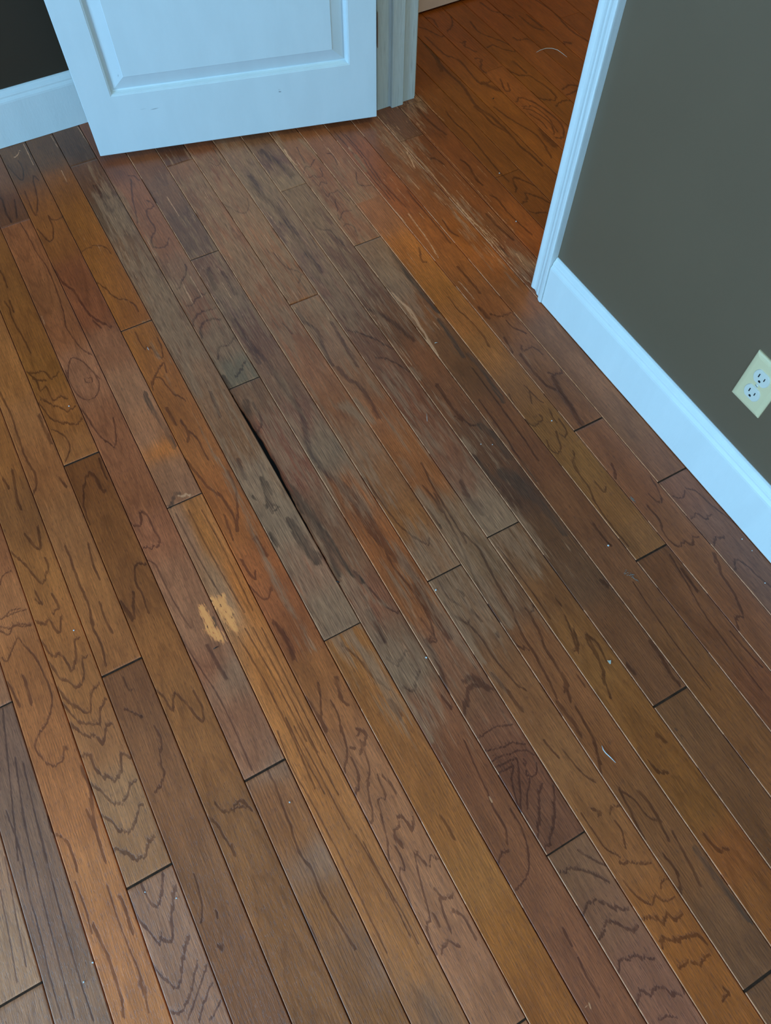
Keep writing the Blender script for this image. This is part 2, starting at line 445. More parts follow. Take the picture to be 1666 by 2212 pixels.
# traced grain figure, stains, filler and bare streaks: (crop, kind, half width mm, points)
FIG = '''
B1 D 2.6 830,300 860,298 895,325|B1 D 3 840,320 850,420 865,500 885,600|B1 D 6 900,330 950,390 985,440 1015,490
B1 D 3 945,455 990,490 945,520 960,580 1000,640 975,700 990,755 1060,750 1085,700|B1 D 3.5 1190,870 1200,900 1180,960 1145,1030
B1 D 3.5 1325,1050 1270,1080 1235,1125 1205,1135|B1 D 4 1385,1150 1300,1170 1245,1220 1245,1260|B1 D 5 1415,1215 1330,1225 1290,1280 1300,1340
B1 D 4 1505,1340 1465,1390 1410,1400 1400,1480|B1 D 4 1580,1490 1545,1550 1515,1590|B1 D 9 1500,1220 1540,1270 1600,1380 1666,1500
B1 D 2 50,230 100,290 145,325 150,260 120,200|B1 D 2.6 160,400 215,530 235,535 240,440 215,330 225,300 250,330
B1 D 2.8 240,640 320,720 345,650 310,550 340,580 400,560 450,500 490,470|B1 D 4 0,440 20,460 40,540 70,590|B1 D 3 95,450 110,570
B1 D 2.2 520,785 620,745 680,760 715,800|B1 D 2.6 610,980 680,1020 740,1080 850,1110 890,1170|B1 D 4.5 350,900 400,980 470,1030 520,1110 570,1180 640,1230 720,1270
B1 D 4 600,1230 650,1270|B1 D 2.2 130,600 200,720 240,800 300,880 370,1050 410,1180 430,1280 520,1400 590,1450
B1 D 1.8 440,1666 440,1540 460,1470 530,1490 600,1560 640,1600|B1 D 2.2 870,1300 900,1370 930,1410 970,1400 1010,1450 1045,1460 1040,1400 1010,1330
B1 D 3 980,1640 1000,1580 1050,1500 1070,1560|B1 D 9 610,360 640,400 700,440|B1 D 10 650,430 720,520|B1 D 3 190,1560 230,1570 290,1560 330,1600 380,1560
B1 D 3 210,1600 300,1625|B1 D 2.6 30,1100 60,1150 90,1240 130,1300 160,1360 200,1440|B1 D 2.6 0,900 30,960 50,1020|B1 D 3 60,1100 90,1170
B1 D 1.6 1370,120 1420,190 1400,230 1340,210|B1 D 1.8 1440,480 1560,540 1600,500 1590,440
B3 D 2.6 170,10 230,60 260,130 300,110 340,190 380,170 440,190|B3 D 2.8 250,210 320,300 420,340 490,350 525,310|B3 D 2.6 260,180 310,210 380,240 440,260 490,240
B3 D 2 330,380 380,400 430,440 450,500 420,590|B3 D 1.8 420,0 440,60 500,160 560,190 620,160 640,90 600,10|B3 D 2.4 500,230 560,300 630,410 700,470 740,490 745,400 730,300
B3 D 1.4 560,50 590,50 592,75 555,78 545,55|B3 D 3 0,140 60,260 110,400 150,520 200,620 235,700 220,800|B3 D 5 250,290 290,380 330,470
B3 D 2.8 575,650 545,720 535,800 545,900 575,990|B3 D 5 580,660 620,700 650,760 680,780|B3 D 3 640,570 660,640 690,700|B3 D 3 380,690 430,750
B3 D 2.8 840,985 910,1000 900,910 950,940 985,1020 1025,1080 1020,1130 970,1135 915,1155|B3 D 2 940,1220 1000,1250 1050,1350 1110,1470 1180,1590 1230,1660
B3 D 3 940,1245 880,1235 870,1350 910,1430 950,1550|B3 D 4 780,1500 830,1570 860,1590 855,1420|B3 D 2.4 980,120 980,60 1030,50 1080,110 1130,160 1190,190
B3 D 5 1070,240 1110,310 1130,350|B3 D 4 1160,320 1210,400 1210,470|B3 S 5 930,150 960,220 1020,310 1070,390 1120,490|B3 D 3 1200,380 1260,430 1300,500 1340,570
B3 D 4 1200,580 1280,680 1340,750 1410,800 1470,880 1510,960 1520,1030|B3 D 4 20,700 60,760|B3 D 4 80,640 110,820 140,900|B3 D 4 160,1050 230,1140 260,1130 240,1000
B3 D 3 80,1180 160,1250 220,1320 270,1365 310,1270 290,1200|B3 D 3.4 420,1130 460,1230 490,1320 520,1400 560,1480 600,1640|B3 D 3 570,1110 600,1250 640,1340
B3 D 1.8 0,1380 20,1320 70,1290|B3 D 1.8 0,1600 30,1590 60,1550 130,1530|B3 D 1.8 0,1650 70,1660 120,1630 200,1640|B3 D 3 230,1430 270,1500 230,1480
B3 D 3 330,1430 380,1530 340,1560|B3 L 6 1150,810 1190,800 1220,800|B3 S 4 1090,870 1130,800 1150,790|B3 T 9 1430,1450 1440,1500 1480,1560|B3 T 8 1330,1560 1360,1640
B5 D 2 110,240 70,330 40,385 10,360|B5 D 2 0,190 60,210 90,150 150,160 200,140|B5 D 1.8 30,100 100,70 170,50
B5 D 2.2 120,240 190,310 240,380 290,480 330,600 330,660 300,780 230,880 230,950 290,1030 340,1050 400,1020 420,940 435,960|B5 D 4 150,480 170,540 205,660|B5 D 3.6 50,530 90,590 130,680
B5 D 3 230,120 290,155 320,120 380,200 400,90|B5 D 2.8 270,260 340,350 370,320 420,370 460,440 490,370 480,260 510,220|B5 D 2.8 320,400 390,490 460,530 510,550 540,480 530,380 560,340
B5 D 2.8 360,550 440,640 500,680 575,710 590,600 640,530|B5 D 2.6 400,640 470,740 540,780 590,790 640,780 650,700 680,620|B5 D 3.4 440,780 500,830 570,870 620,860 665,905 680,820 715,780
B5 D 3.4 520,1000 580,990 620,1080 680,1130 740,1140 780,1080 780,980 830,990|B5 D 2.8 580,1170 640,1210 700,1270 770,1300 820,1260 840,1170 880,1150
B5 D 2.8 640,1370 710,1410 770,1470 820,1480 870,1430 890,1340 920,1300|B5 D 3 720,1590 780,1610 850,1640 930,1640 960,1560 990,1500|B5 D 3 580,60 590,150 630,230 660,300 680,410
B5 D 2.8 640,10 690,140 730,210|B5 D 4 780,0 830,70 860,100 860,0|B5 D 3 990,560 1060,620 1110,700 1120,590 1190,640 1260,730 1305,760 1300,680 1250,580
B5 D 2 790,480 830,570 850,560|B5 D 2.4 800,700 880,720 920,745|B5 D 2.6 1000,820 1040,900 1030,1030 1060,1110 1000,1240|B5 D 3 1320,1370 1400,1440 1450,1530 1500,1600
B5 D 3 1380,1290 1450,1350 1530,1330 1600,1320|B5 D 5 1330,280 1400,400 1460,500|B5 D 1.8 1120,150 1200,290 1290,430 1400,600 1500,800 1620,1080
B5 D 1.6 20,690 40,900 70,1200 100,1500 120,1666|B5 D 1.6 100,1000 140,1300 200,1600|B5 D 1.8 150,1040 210,1300 300,1660|B5 D 3 310,1380 340,1480 430,1530|B5 D 3.6 520,1060 580,1200 600,1380 640,1560 680,1666
B5 T 10 1300,40 1330,120 1360,190 1420,240|B5 T 12 1420,20 1450,90 1500,160|B5 S 3 1370,110 1390,160|B5 S 2.4 1440,40 1450,60|B5 S 2.4 1470,70 1500,80
B8 D 2.8 720,240 800,270 890,300 940,290 960,190|B8 D 2.8 910,470 950,560 1010,610 1040,540 1050,400|B8 D 2.2 830,560 900,700 980,800 1030,850 1040,790|B8 D 3.6 1030,820 1090,860 1110,800 1100,650 1130,480
B8 D 2.8 960,960 1040,1070 1120,1130 1160,1080 1190,900 1210,780|B8 D 2.8 1080,1270 1180,1290 1230,1160 1270,980|B8 D 2 1210,1340 1280,1150 1330,990|B8 D 2 1280,1350 1330,1180 1370,1100|B8 D 2 1350,1350 1420,1230
B8 D 3 350,150 430,190 480,320 500,400|B8 D 3.4 560,0 600,90 650,230|B8 D 1.8 480,450 540,600 590,780|B8 D 3.4 600,730 660,860 720,1000 780,1200 800,1340|B8 D 4 770,550 810,650 850,770
B8 D 1.8 690,480 760,700 830,880 900,1050 960,1300|B8 D 5 900,1090 940,1180|B8 D 1.6 40,0 130,250 180,500 260,800 330,1100 400,1340|B8 D 1.6 140,0 200,250 260,500 330,780 400,1050 480,1340
B8 D 1.6 220,0 280,220 350,500 430,800 520,1100 600,1340|B8 D 2 1250,400 1300,600 1290,720|B8 D 3 1390,650 1400,690|B8 D 5 1400,850 1430,880|B8 D 1.4 30,300 90,600 170,1000|B8 D 1.4 0,500 60,800 110,1100
B6 D 4 690,0 720,40 750,60|B6 D 5 480,30 560,140 610,230|B6 D 2 640,40 690,140 700,240|B6 D 2.8 810,270 830,235 870,265|B6 D 4 765,345 795,352|B6 D 3 700,200 740,330 745,420 730,500
B6 D 3 780,420 820,540 790,660|B6 D 2 830,300 870,400 890,500 870,560|B6 D 2.4 880,560 880,640 905,740 905,830 870,800|B6 D 2.4 940,520 990,650 950,680 960,760 1000,930 1010,1060|B6 D 3 980,530 1030,580 1060,640
B6 D 3 1070,790 1120,810 1170,880 1170,790|B6 D 3.4 1080,820 1050,900 1100,980|B6 D 5 1050,910 1095,960|B6 D 2.4 1060,980 1110,1100 1080,1160 1130,1270 1160,1400|B6 D 2.2 1190,1000 1190,1100 1230,1250 1270,1400 1260,1500 1310,1660
B6 D 2.6 1200,1030 1260,1100 1290,1050 1330,1060|B6 D 3.4 1310,1260 1370,1310 1430,1290|B6 D 2.6 1340,1310 1360,1400 1420,1530|B6 D 3.2 1420,1400 1500,1440 1580,1580|B6 D 2.6 1300,1410 1345,1500|B6 D 3 1350,1660 1390,1590 1470,1620
B6 D 4 1350,790 1390,850 1425,915|B6 D 6 1020,30 1070,100 1090,150|B6 D 2.8 230,480 290,600 330,720 380,840 430,1000 520,1130 580,1280 700,1480 800,1640
B6 D 1.5 300,240 380,450 520,700 680,1000 850,1350 1000,1660|B6 D 1.4 400,200 520,420 640,650 760,870|B6 D 1.4 350,150 470,400 600,640|B6 D 1.4 800,900 950,1150 1100,1400 1200,1600|B6 D 1.4 850,950 1000,1250 1150,1550|B6 D 1.4 440,180 560,400 690,650
B6 D 3.4 340,1180 420,1330 500,1480 570,1640|B6 D 3 0,750 60,690 130,740|B6 D 3 0,960 20,1030|B6 D 2 1500,300 1560,440 1650,640|B6 D 4 1360,20 1420,100|B6 G 6 1090,0 1180,110 1290,300
B7 D 2 100,310 160,300 200,290 270,260 340,270|B7 D 2 75,240 140,200 180,175 270,165|B7 D 1.8 150,370 190,345 250,320 330,300 390,330|B7 D 2 175,400 230,370 290,345 300,400 310,500 315,620
B7 D 2 195,430 240,400 275,385 265,460 300,600 350,680|B7 D 1.6 330,350 345,365 335,380 325,365|B7 D 1.8 345,410 350,440 400,430 400,370|B7 D 2 365,460 350,540 350,620|B7 D 3 430,480 415,570 410,700 405,780
B7 D 3 500,510 495,620 490,740 440,860|B7 D 2.4 530,970 590,940 700,970 790,1010|B7 D 3 640,1190 680,1140 720,1110 790,1140 870,1170 890,1150|B7 D 3.2 735,1320 760,1270 800,1230 860,1250 930,1280 950,1250
B7 D 2.6 835,1500 850,1450 900,1440 930,1400 980,1430 1030,1410|B7 D 3 940,1690 955,1610 1010,1620 1070,1580 1130,1610 1180,1620|B7 D 2 1060,1760 1110,1740 1160,1750|B7 D 3 120,500 160,600 230,720 240,800
B7 D 3 190,910 220,860 250,850|B7 D 2 260,620 330,750 360,900 340,1000 280,1060|B7 D 3 540,1260 590,1360|B7 D 2.4 620,1420 680,1540 740,1640|B7 D 2.8 440,250 480,300 520,340|B7 D 2 550,310 640,420 720,480
B7 D 4 700,620 740,630 735,660|B7 D 2.4 800,650 810,610 850,610|B7 D 2 820,680 860,740 880,830|B7 D 1.8 640,640 720,760 770,830 850,880|B7 D 2 620,840 680,880 760,920 840,950 920,1000 1010,1030
B7 D 2.4 850,910 940,910 1020,910|B7 D 2 1070,1050 1080,1010 1110,1000|B7 D 2 870,1010 930,1080 1020,1140 1040,1090 1090,1120 1150,1100|B7 D 3 960,1220 1040,1210 1090,1240 1100,1180 1150,1220 1190,1190
B7 D 4 1060,1320 1130,1330 1200,1310 1260,1300 1310,1330|B7 D 3 1070,1320 1080,1370|B7 D 3 1170,1480 1230,1440 1280,1460 1330,1400|B7 D 2 1180,1540 1200,1620|B7 D 3 1410,1580 1440,1620 1410,1660
B7 D 5 510,40 580,130 640,220|B7 D 3.6 620,80 700,230 730,320 750,450|B7 D 3.4 845,510 900,620 980,780|B7 D 4 950,520 1030,620 1110,780|B7 D 2 850,520 930,570 1000,660 1080,690
B7 D 3 1090,880 1150,950 1190,1100|B7 D 3.6 1140,750 1220,900 1290,1040|B7 D 4 1020,380 1060,420 1110,430|B7 D 5 1050,220 1090,250|B7 D 4 1300,750 1390,850 1430,830|B7 S 4.5 1250,830 1400,1030 1550,1220
A8 D 2.4 150,0 200,110 260,190 300,290 370,400 480,540 560,640|A8 D 2 310,150 380,230 390,180|A8 D 4 430,0 460,80 460,120|A8 D 2.4 740,110 800,220 820,300 780,290 720,240
A8 D 3 720,340 800,440 850,560 940,640 1000,610 1060,640 1060,590 1110,570|A8 D 1.8 1000,210 980,270 910,260|A8 D 1.8 1010,200 1090,220 1210,330 1400,480 1600,700|A8 D 2.4 1050,430 1100,400 1160,430 1200,390
A8 D 2.4 1390,830 1390,750 1470,790 1560,870 1666,960|A8 D 4 1230,760 1230,700 1280,850 1370,990 1420,1100 1450,1180 1400,1200 1410,1280|A8 D 3 1230,640 1240,580 1310,580
A8 D 2.2 880,700 1000,900 1130,1130 1250,1300 1400,1500 1600,1760|A8 D 4 980,820 1060,940 1110,1000|A8 D 3 1350,1300 1450,1420 1600,1580|A8 D 4 300,480 370,570 430,640|A8 D 1.8 600,920 720,1100 860,1300 1000,1490 1200,1750
A8 D 5 730,1380 830,1520 900,1640 960,1710|A8 D 5 560,1560 620,1640|A8 D 6 350,900 400,950|A8 D 3 240,1320 250,1380 310,1480 370,1600 370,1700|A8 D 3 140,1290 180,1420 140,1450|A8 D 3 230,1320 330,1400 400,1540|A8 D 4 50,1620 90,1700 80,1780|A8 D 3 170,1640 240,1740
C3 D 2.2 430,0 470,60 520,120 580,170 620,210|C3 D 4 630,220 700,300 750,370 780,430|C3 D 7 700,100 780,190|C3 D 3 790,150 880,180 980,150 1060,210|C3 D 2.6 930,210 990,270 1100,320|C3 D 4 900,340 950,420 990,490
C3 D 6 1050,500 1130,610 1200,690 1270,760 1340,800|C3 D 9 1330,700 1400,830 1470,930 1540,1050 1580,1100|C3 D 2.6 1060,420 1070,470 1130,440 1150,430 1200,460 1250,510|C3 D 4.4 1290,660 1340,670 1390,650 1400,620
C3 D 2 950,840 1010,960|C3 D 2 1120,800 1150,920|C3 D 2 1080,760 1200,880 1245,910|C3 D 3 1070,1050 1160,1110 1240,1050 1210,1010|C3 D 2.4 1290,960 1330,1040 1370,1090|C3 D 2.4 1380,1050 1440,1140 1440,1200 1390,1180
C3 D 2.6 1280,1240 1310,1320 1390,1330 1390,1260 1350,1150|C3 D 2.4 1510,1330 1520,1380 1500,1430 1550,1520 1640,1640|C3 S 5 600,500 700,600 800,740 900,900|C3 D 3 640,620 760,780 900,970 1050,1180 1200,1400|C3 D 3 700,900 850,1100 1000,1330 1180,1580
C3 S 5 350,200 460,360 560,520|C3 D 3 490,1030 560,1060 640,1110 700,1100|C3 D 6 330,760 400,860 480,970 560,1060|C3 S 7 700,1100 830,1200 900,1300 960,1380|C3 S 16 900,1520 1000,1570 1100,1666|C3 S 6 650,1380 760,1510 860,1620
C3 L 5 0,30 100,110 200,270 290,440 370,560|C3 L 5 240,370 300,450|C3 G 12 560,1240 650,1340|C3 G 8 120,620 180,700
C4 S 8 850,20 1000,130 1130,270 1280,440|C4 D 8 380,0 450,150 560,280|C4 D 4 620,290 680,390|C4 G 18 570,100 700,220 780,350|C4 D 3 150,100 260,310 370,520 440,690 520,870 600,1020 700,1180 860,1400 960,1440|C4 D 3.4 60,40 160,160 220,260
C4 D 3.4 400,440 540,580 640,780 740,960 820,1100 900,1300 1000,1460 1100,1640 1200,1850|C4 D 4 930,1080 970,1130 1060,1300 1100,1420 1200,1580 1280,1740 1330,1900|C4 D 3 970,1120 1010,1070|C4 D 3 200,870 280,1000 380,1070|C4 D 2.6 360,930 400,970 370,930
C4 D 3 330,1150 420,1210 460,1190|C4 D 4 480,1110 560,1200|C4 D 2.6 430,1200 560,1350 700,1560 860,1740 950,1800|C4 D 5 650,1650 760,1780 900,1950|C4 D 6 685,1300 700,1325|C4 D 12 0,900 80,1060 180,1200 290,1330|C4 D 3 90,1380 170,1370 130,1300 40,1180
C4 D 6 80,1350 150,1500 220,1650 260,1800|C4 D 7 410,1983 430,1860 450,1780 530,1740 640,1780|C4 D 11 420,1700 480,1680 550,1730|C4 G 8 400,650 560,850 700,1080 800,1230|C4 G 9 100,880 250,1080 400,1300 560,1540|C4 G 12 0,100 200,300 340,500 400,650
C4 D 2.4 1190,1000 1240,1060|C4 D 2.4 1270,1150 1370,1400 1390,1470|C4 D 3.4 1460,1310 1540,1470 1600,1650 1660,1850|C4 D 2 700,560 850,760 1000,960 1150,1180
B4 S 8 400,0 470,100 560,200 620,310|B4 S 4.5 620,320 680,380 740,440 800,520 850,620|B4 S 5 850,620 900,680 980,760|B4 S 10 560,440 610,520 700,620|B4 S 6 380,140 400,200|B4 S 3 360,280 400,270 410,310|B4 S 3 400,480 430,510
B4 D 10 720,30 830,130 930,250 1010,380 1100,500 1200,600 1320,720 1400,870 1480,990 1550,1110|B4 D 3.4 1120,500 1180,650 1300,800 1400,960 1450,1100 1420,1160 1480,1290 1520,1440|B4 D 2.6 1000,100 1100,230 1180,340 1250,420 1400,520 1420,480
B4 D 3.4 940,700 1060,830 1150,930 1220,960|B4 D 9 1030,950 1100,1080 1130,1150|B4 D 3 1150,1260 1210,1300 1260,1250 1280,1210|B4 D 4 1260,1450 1310,1460 1360,1330|B4 G 8 1010,850 1050,1000|B4 G 14 1150,1270 1300,1400|B4 G 16 330,30 400,180 480,300
B4 D 3.4 130,60 180,180 190,430|B4 D 3 100,330 160,490|B4 D 3 270,800 350,870 400,850 410,800|B4 D 4 210,620 290,740 300,700|B4 G 11 240,150 400,500 560,900 740,1280|B4 D 7 430,1030 500,1130 550,1260|B4 D 3 700,1400 720,1500 730,1666|B4 D 6 820,1380 850,1500
B4 D 3.4 860,1170 960,1250 1060,1370 1160,1450|B4 G 7 930,1130 1040,1280 1150,1440|B4 D 7 1180,1560 1230,1620|B4 D 4 1420,300 1500,420|B4 D 3 1370,0 1460,180 1560,340 1666,520
B4 T 12 30,880 90,940 150,1010|B4 T 12 0,1060 60,1100|B4 G 6 480,120 600,330 760,600 900,860
B2 D 9 170,630 250,760 380,900 480,1060 570,1180 620,1300 640,1440 720,1560|B2 D 2.4 420,200 510,300 560,310 600,340 580,390|B2 D 7 570,560 620,640 700,700 760,860 800,920|B2 D 8 830,930 900,1010 960,1040 1040,1150 1100,1260
B2 D 6 790,640 850,740 960,930|B2 D 3 900,700 1000,720 1120,780 1180,810|B2 D 3 1080,870 1180,890 1290,960|B2 D 9 1040,560 1160,620 1320,760|B2 S 9 1180,160 1260,300 1370,440 1480,570|B2 L 5 1180,450 1280,560 1400,730 1480,860
B2 G 14 850,1180 1000,1260|B2 G 10 940,1150 1060,1290|B2 G 16 720,1330 780,1500 860,1600|B2 S 7 240,1150 280,1300 340,1450 430,1580 480,1666|B2 G 8 380,30 420,100 540,240|B2 D 3 480,650 540,720|B2 D 4 1480,1050 1560,1180 1640,1280
B2 S 10 90,1000 130,1060|B2 G 5 240,560 420,720 560,960|B2 G 8 330,230 430,400|B2 D 10 0,300 40,430|B2 D 8 90,320 180,460
C5 D 2 470,360 500,430 550,520|C5 D 2 540,620 560,550 600,560 650,480|C5 D 2 580,640 600,670 640,640 670,660 730,650 700,570|C5 D 2 630,690 690,750 710,710 770,730 760,700|C5 D 2 720,760 780,860 800,820 840,820 870,790
C5 D 2 850,880 860,940 880,980 870,1000|C5 D 2 880,1040 900,1090 930,1010 990,1000 1020,990|C5 D 2 940,1150 970,1130 1040,1160 1080,1250|C5 D 2 870,780 960,870 1000,900 1010,870|C5 D 4 640,1110 660,1150 720,1190 800,1190 830,1220 940,1340
C5 D 12 0,650 120,850 260,960 420,1180 560,1400 700,1600|C5 D 14 120,400 280,520 420,640|C5 G 6 500,280 700,480 820,620 980,840 1150,1060 1290,1240|C5 G 5 230,230 400,480 560,690|C5 G 4 620,760 820,1030 1000,1300|C5 L 1.6 970,420 1200,700 1400,940 1560,1120
C5 D 2 900,200 1100,430 1250,650 1450,900|C5 D 2 840,200 1030,420 1200,640 1400,880|C5 D 2.4 960,240 1160,470 1330,720 1560,960|C5 L 4 340,380 400,470 470,540|C5 D 2 760,420 830,440 880,540|C5 D 2 1060,610 1080,720 1150,750 1210,740|C5 G 8 0,420 120,580 240,760
C5 G 8 180,930 280,1130|C5 G 7 300,680 400,760|C5 L 2.4 1560,390 1640,560|C5 G 6 1060,440 1160,600
C2 L 3.4 0,570 200,780 400,1020 560,1200|C2 L 7 520,1150 620,1270 720,1370 830,1470|C2 L 2.6 830,1480 1050,1750 1250,1960|C2 L 5 0,1250 120,1400 230,1560 330,1720|C2 L 4 530,1950 700,2150|C2 L 1.5 190,430 420,680 700,980 900,1220 1100,1430
C2 L 1.8 180,90 280,200 390,300|C2 L 1.8 0,130 90,100 170,75|C2 L 1.8 0,230 120,350 200,430|C2 L 1.8 0,500 100,460 190,430|C2 L 2.2 20,640 80,790|C2 L 3 1130,1670 1260,1860|C2 L 3 1180,1880 1300,2000|C2 L 1.6 0,1400 250,1700 450,1960 640,2180
C2 D 3 400,190 480,300 620,420 760,580 900,760 1060,930|C2 D 4.5 700,150 800,230 900,330 1050,420 1180,560 1290,650 1400,760|C2 D 3.4 900,150 1100,290 1240,370 1380,480 1500,680|C2 D 3 1120,1030 1140,1000 1100,930 1110,880 1200,910 1370,990
C2 D 3 1190,1150 1250,1120 1230,1060 1260,1050 1400,1100 1500,1160|C2 D 3 1280,1240 1330,1250 1400,1240 1450,1250|C2 D 4 250,690 300,690 380,740|C2 D 5 100,160 200,270 300,360 410,440|C2 D 4 560,700 640,760 720,900 780,960|C2 D 5 520,1800 620,1920 760,2080
C2 D 3 130,1620 150,1740 200,1760|C2 D 3 370,1330 450,1440 540,1500|C2 D 4 960,1600 1050,1700|C2 D 4 830,1270 950,1400 1100,1530|C2 D 3 860,1060 950,1120 1060,1260 1300,1480|C2 D 3 0,1020 150,1200 300,1380 450,1560
C1 D 3.6 890,830 930,800 1020,830 1130,900 1230,980 1280,1060 1270,1130 1220,1130|C1 D 3 950,890 1020,900 1100,950 1180,1020 1200,1100|C1 D 2 940,870 1050,880 1160,970 1230,1080|C1 D 2 1000,930 1090,990 1150,1060|C1 D 16 1090,1060 1150,1130 1210,1190|C1 D 12 620,680 690,710 750,740
C1 D 10 1240,350 1330,350|C1 D 3.4 660,390 700,370 780,400 860,420 900,410|C1 D 3 600,270 700,310 800,350 900,410|C1 D 4 150,300 300,440 430,500 560,650 620,690 700,660 750,660|C1 D 3 90,220 160,240 280,300 290,270 230,200
C1 D 4 790,550 900,610 1000,620 1060,660 1150,720 1220,800 1150,820 1070,800 1000,740 900,690 830,650|C1 D 5 860,500 900,530 980,600|C1 D 3 820,680 840,740 800,740 760,640|C1 D 4 870,310 910,330 980,320 1040,350|C1 D 4 1270,730 1330,700 1400,700|C1 D 4 1310,780 1400,740
C1 D 5 1220,870 1260,830 1370,820|C1 D 5 920,130 1030,220 1120,250|C1 D 5 980,120 1100,220|C1 D 4 1050,0 1200,100 1330,240 1480,340|C1 D 7 70,270 200,400 300,560 450,700 560,860 700,960 820,1080|C1 S 6 100,300 220,450 280,580|C1 D 4 440,350 480,340 470,380 560,420
C1 D 4 520,180 570,250 600,270|C1 D 5 600,20 700,90 830,110|C1 D 4 720,160 800,120 870,150|C1 D 4 130,150 200,150 250,220|C1 D 3 330,260 370,200 350,110|C4 S 2.2 198,368 204,374|B7 S 2 790,256 796,260|B7 S 2 1143,180 1149,184|B7 L 1.4 665,1695 675,1680|B7 L 1.4 682,1665 692,1700|B7 L 2 135,540 150,570|B2 S 3 455,795 462,800|A1 L 1.4 150,925 180,985 215,1060|A1 L 2 500,815 540,880 575,930 600,970|A1 L 3 90,1010 130,970|A1 L 1.2 325,870 380,960|A1 L 1.2 395,1095 430,1170
K D 1.8 640,870 760,1100 870,1280|K D 1.8 700,850 800,1050 960,1330|K D 1.8 760,850 860,1030 1000,1320|K D 2 930,1440 1050,1640 1180,1900 1290,2150|K D 1.6 960,1400 1100,1640 1250,1930|K D 1.6 1000,1400 1140,1660 1300,1980|K D 1.6 1040,1400 1180,1680 1340,1990
K G 9 880,680 960,860 1060,1080 1160,1280 1280,1500|K G 4 720,400 800,560 880,680|K S 5 1040,700 1080,830|K S 7 1170,900 1240,1000 1300,1100|K S 4 1080,960 1110,1010|K D 7 930,620 960,700|K S 2.4 1000,790 1015,805|K S 2 1055,850 1085,825 1120,840 1090,865
K S 6 960,370 1000,450 1040,560 1100,650 1200,790 1240,860|K S 8 1240,820 1290,900 1360,1040 1400,1160|K D 9 1380,700 1490,800 1570,930 1665,1080|K G 12 1290,480 1350,600 1400,640|K G 6 1230,690 1290,760|K D 4 1000,350 1040,440 1000,520|K G 8 1640,1300 1560,1280
K G 6 1350,1580 1440,1660|K D 4 1480,1870 1530,1900 1500,1990|K D 8 1060,1060 1010,980|K G 5 520,60 560,140|K D 5 850,420 800,300
C1 D 4 560,480 610,490 600,560 650,600
'''

# bare, worn zones: x y radius-across(m) radius-along(m) strength
WEAR = '''330 620 .08 .30 .75;400 760 .10 .25 .7;560 600 .16 .28 .75;520 420 .16 .25 .8;640 450 .14 .28 .8;740 640 .13 .28 .7;860 620 .05 .16 .85;640 960 .13 .26 .6;600 1120 .09 .26 .85;720 1000 .12 .24 .65
700 1300 .10 .18 .8;860 1440 .08 .16 .75;960 1250 .12 .20 .6;1060 1120 .07 .14 .9;900 900 .10 .26 .5;1060 960 .08 .2 .35;770 420 .09 .2 .6;250 450 .04 .16 .9;560 1180 .03 .22 .6;960 1330 .05 .25 .6;1100 1300 .07 .18 .35
880 330 .06 .25 .6;1150 590 .05 .13 .7;900 230 .07 .08 .6;1010 480 .05 .25 .5;500 720 .05 .2 .75;1200 1170 .06 .14 .3;1100 750 .05 .12 .3'''

ALB_E = np.array([.272, .605, 1.12])       # what a white board would read in the light of this room


def parse_anchors():
    out = []
    for row in ANCH.strip().splitlines():
        for a in row.split(';'):
            px, py, r, g, b = [float(t) for t in a.split()]
            x, y = ray_floor(px, py)
            lum = .3 * r + .59 * g + .11 * b
            r, g, b = (lum + (q - lum) * .86 for q in (r, g, b))
            c = s2l([r * .985, g, b]) / ALB_E
            out.append((x, y, *c))
    return np.array(out)


def strip_of(x):
    return math.floor((SEAM1 - x) / PITCH + 1)


def visible_range(k):
    xm = SEAM1 - PITCH * (k - 1) - PITCH / 2
    lo, hi = None, None
    for y in np.arange(-1.2, 3.0, .02):
        d = CR.T @ np.array([xm, y, -CAM_H])
        if -d[2] <= 0:
            continue
        u, v = PCX + FPX * d[0] / -d[2], PCY - FPX * d[1] / -d[2]
        if -70 < u < 1736 and -60 < v < 2280:
            lo = y if lo is None else lo
            hi = y
    return lo, hi


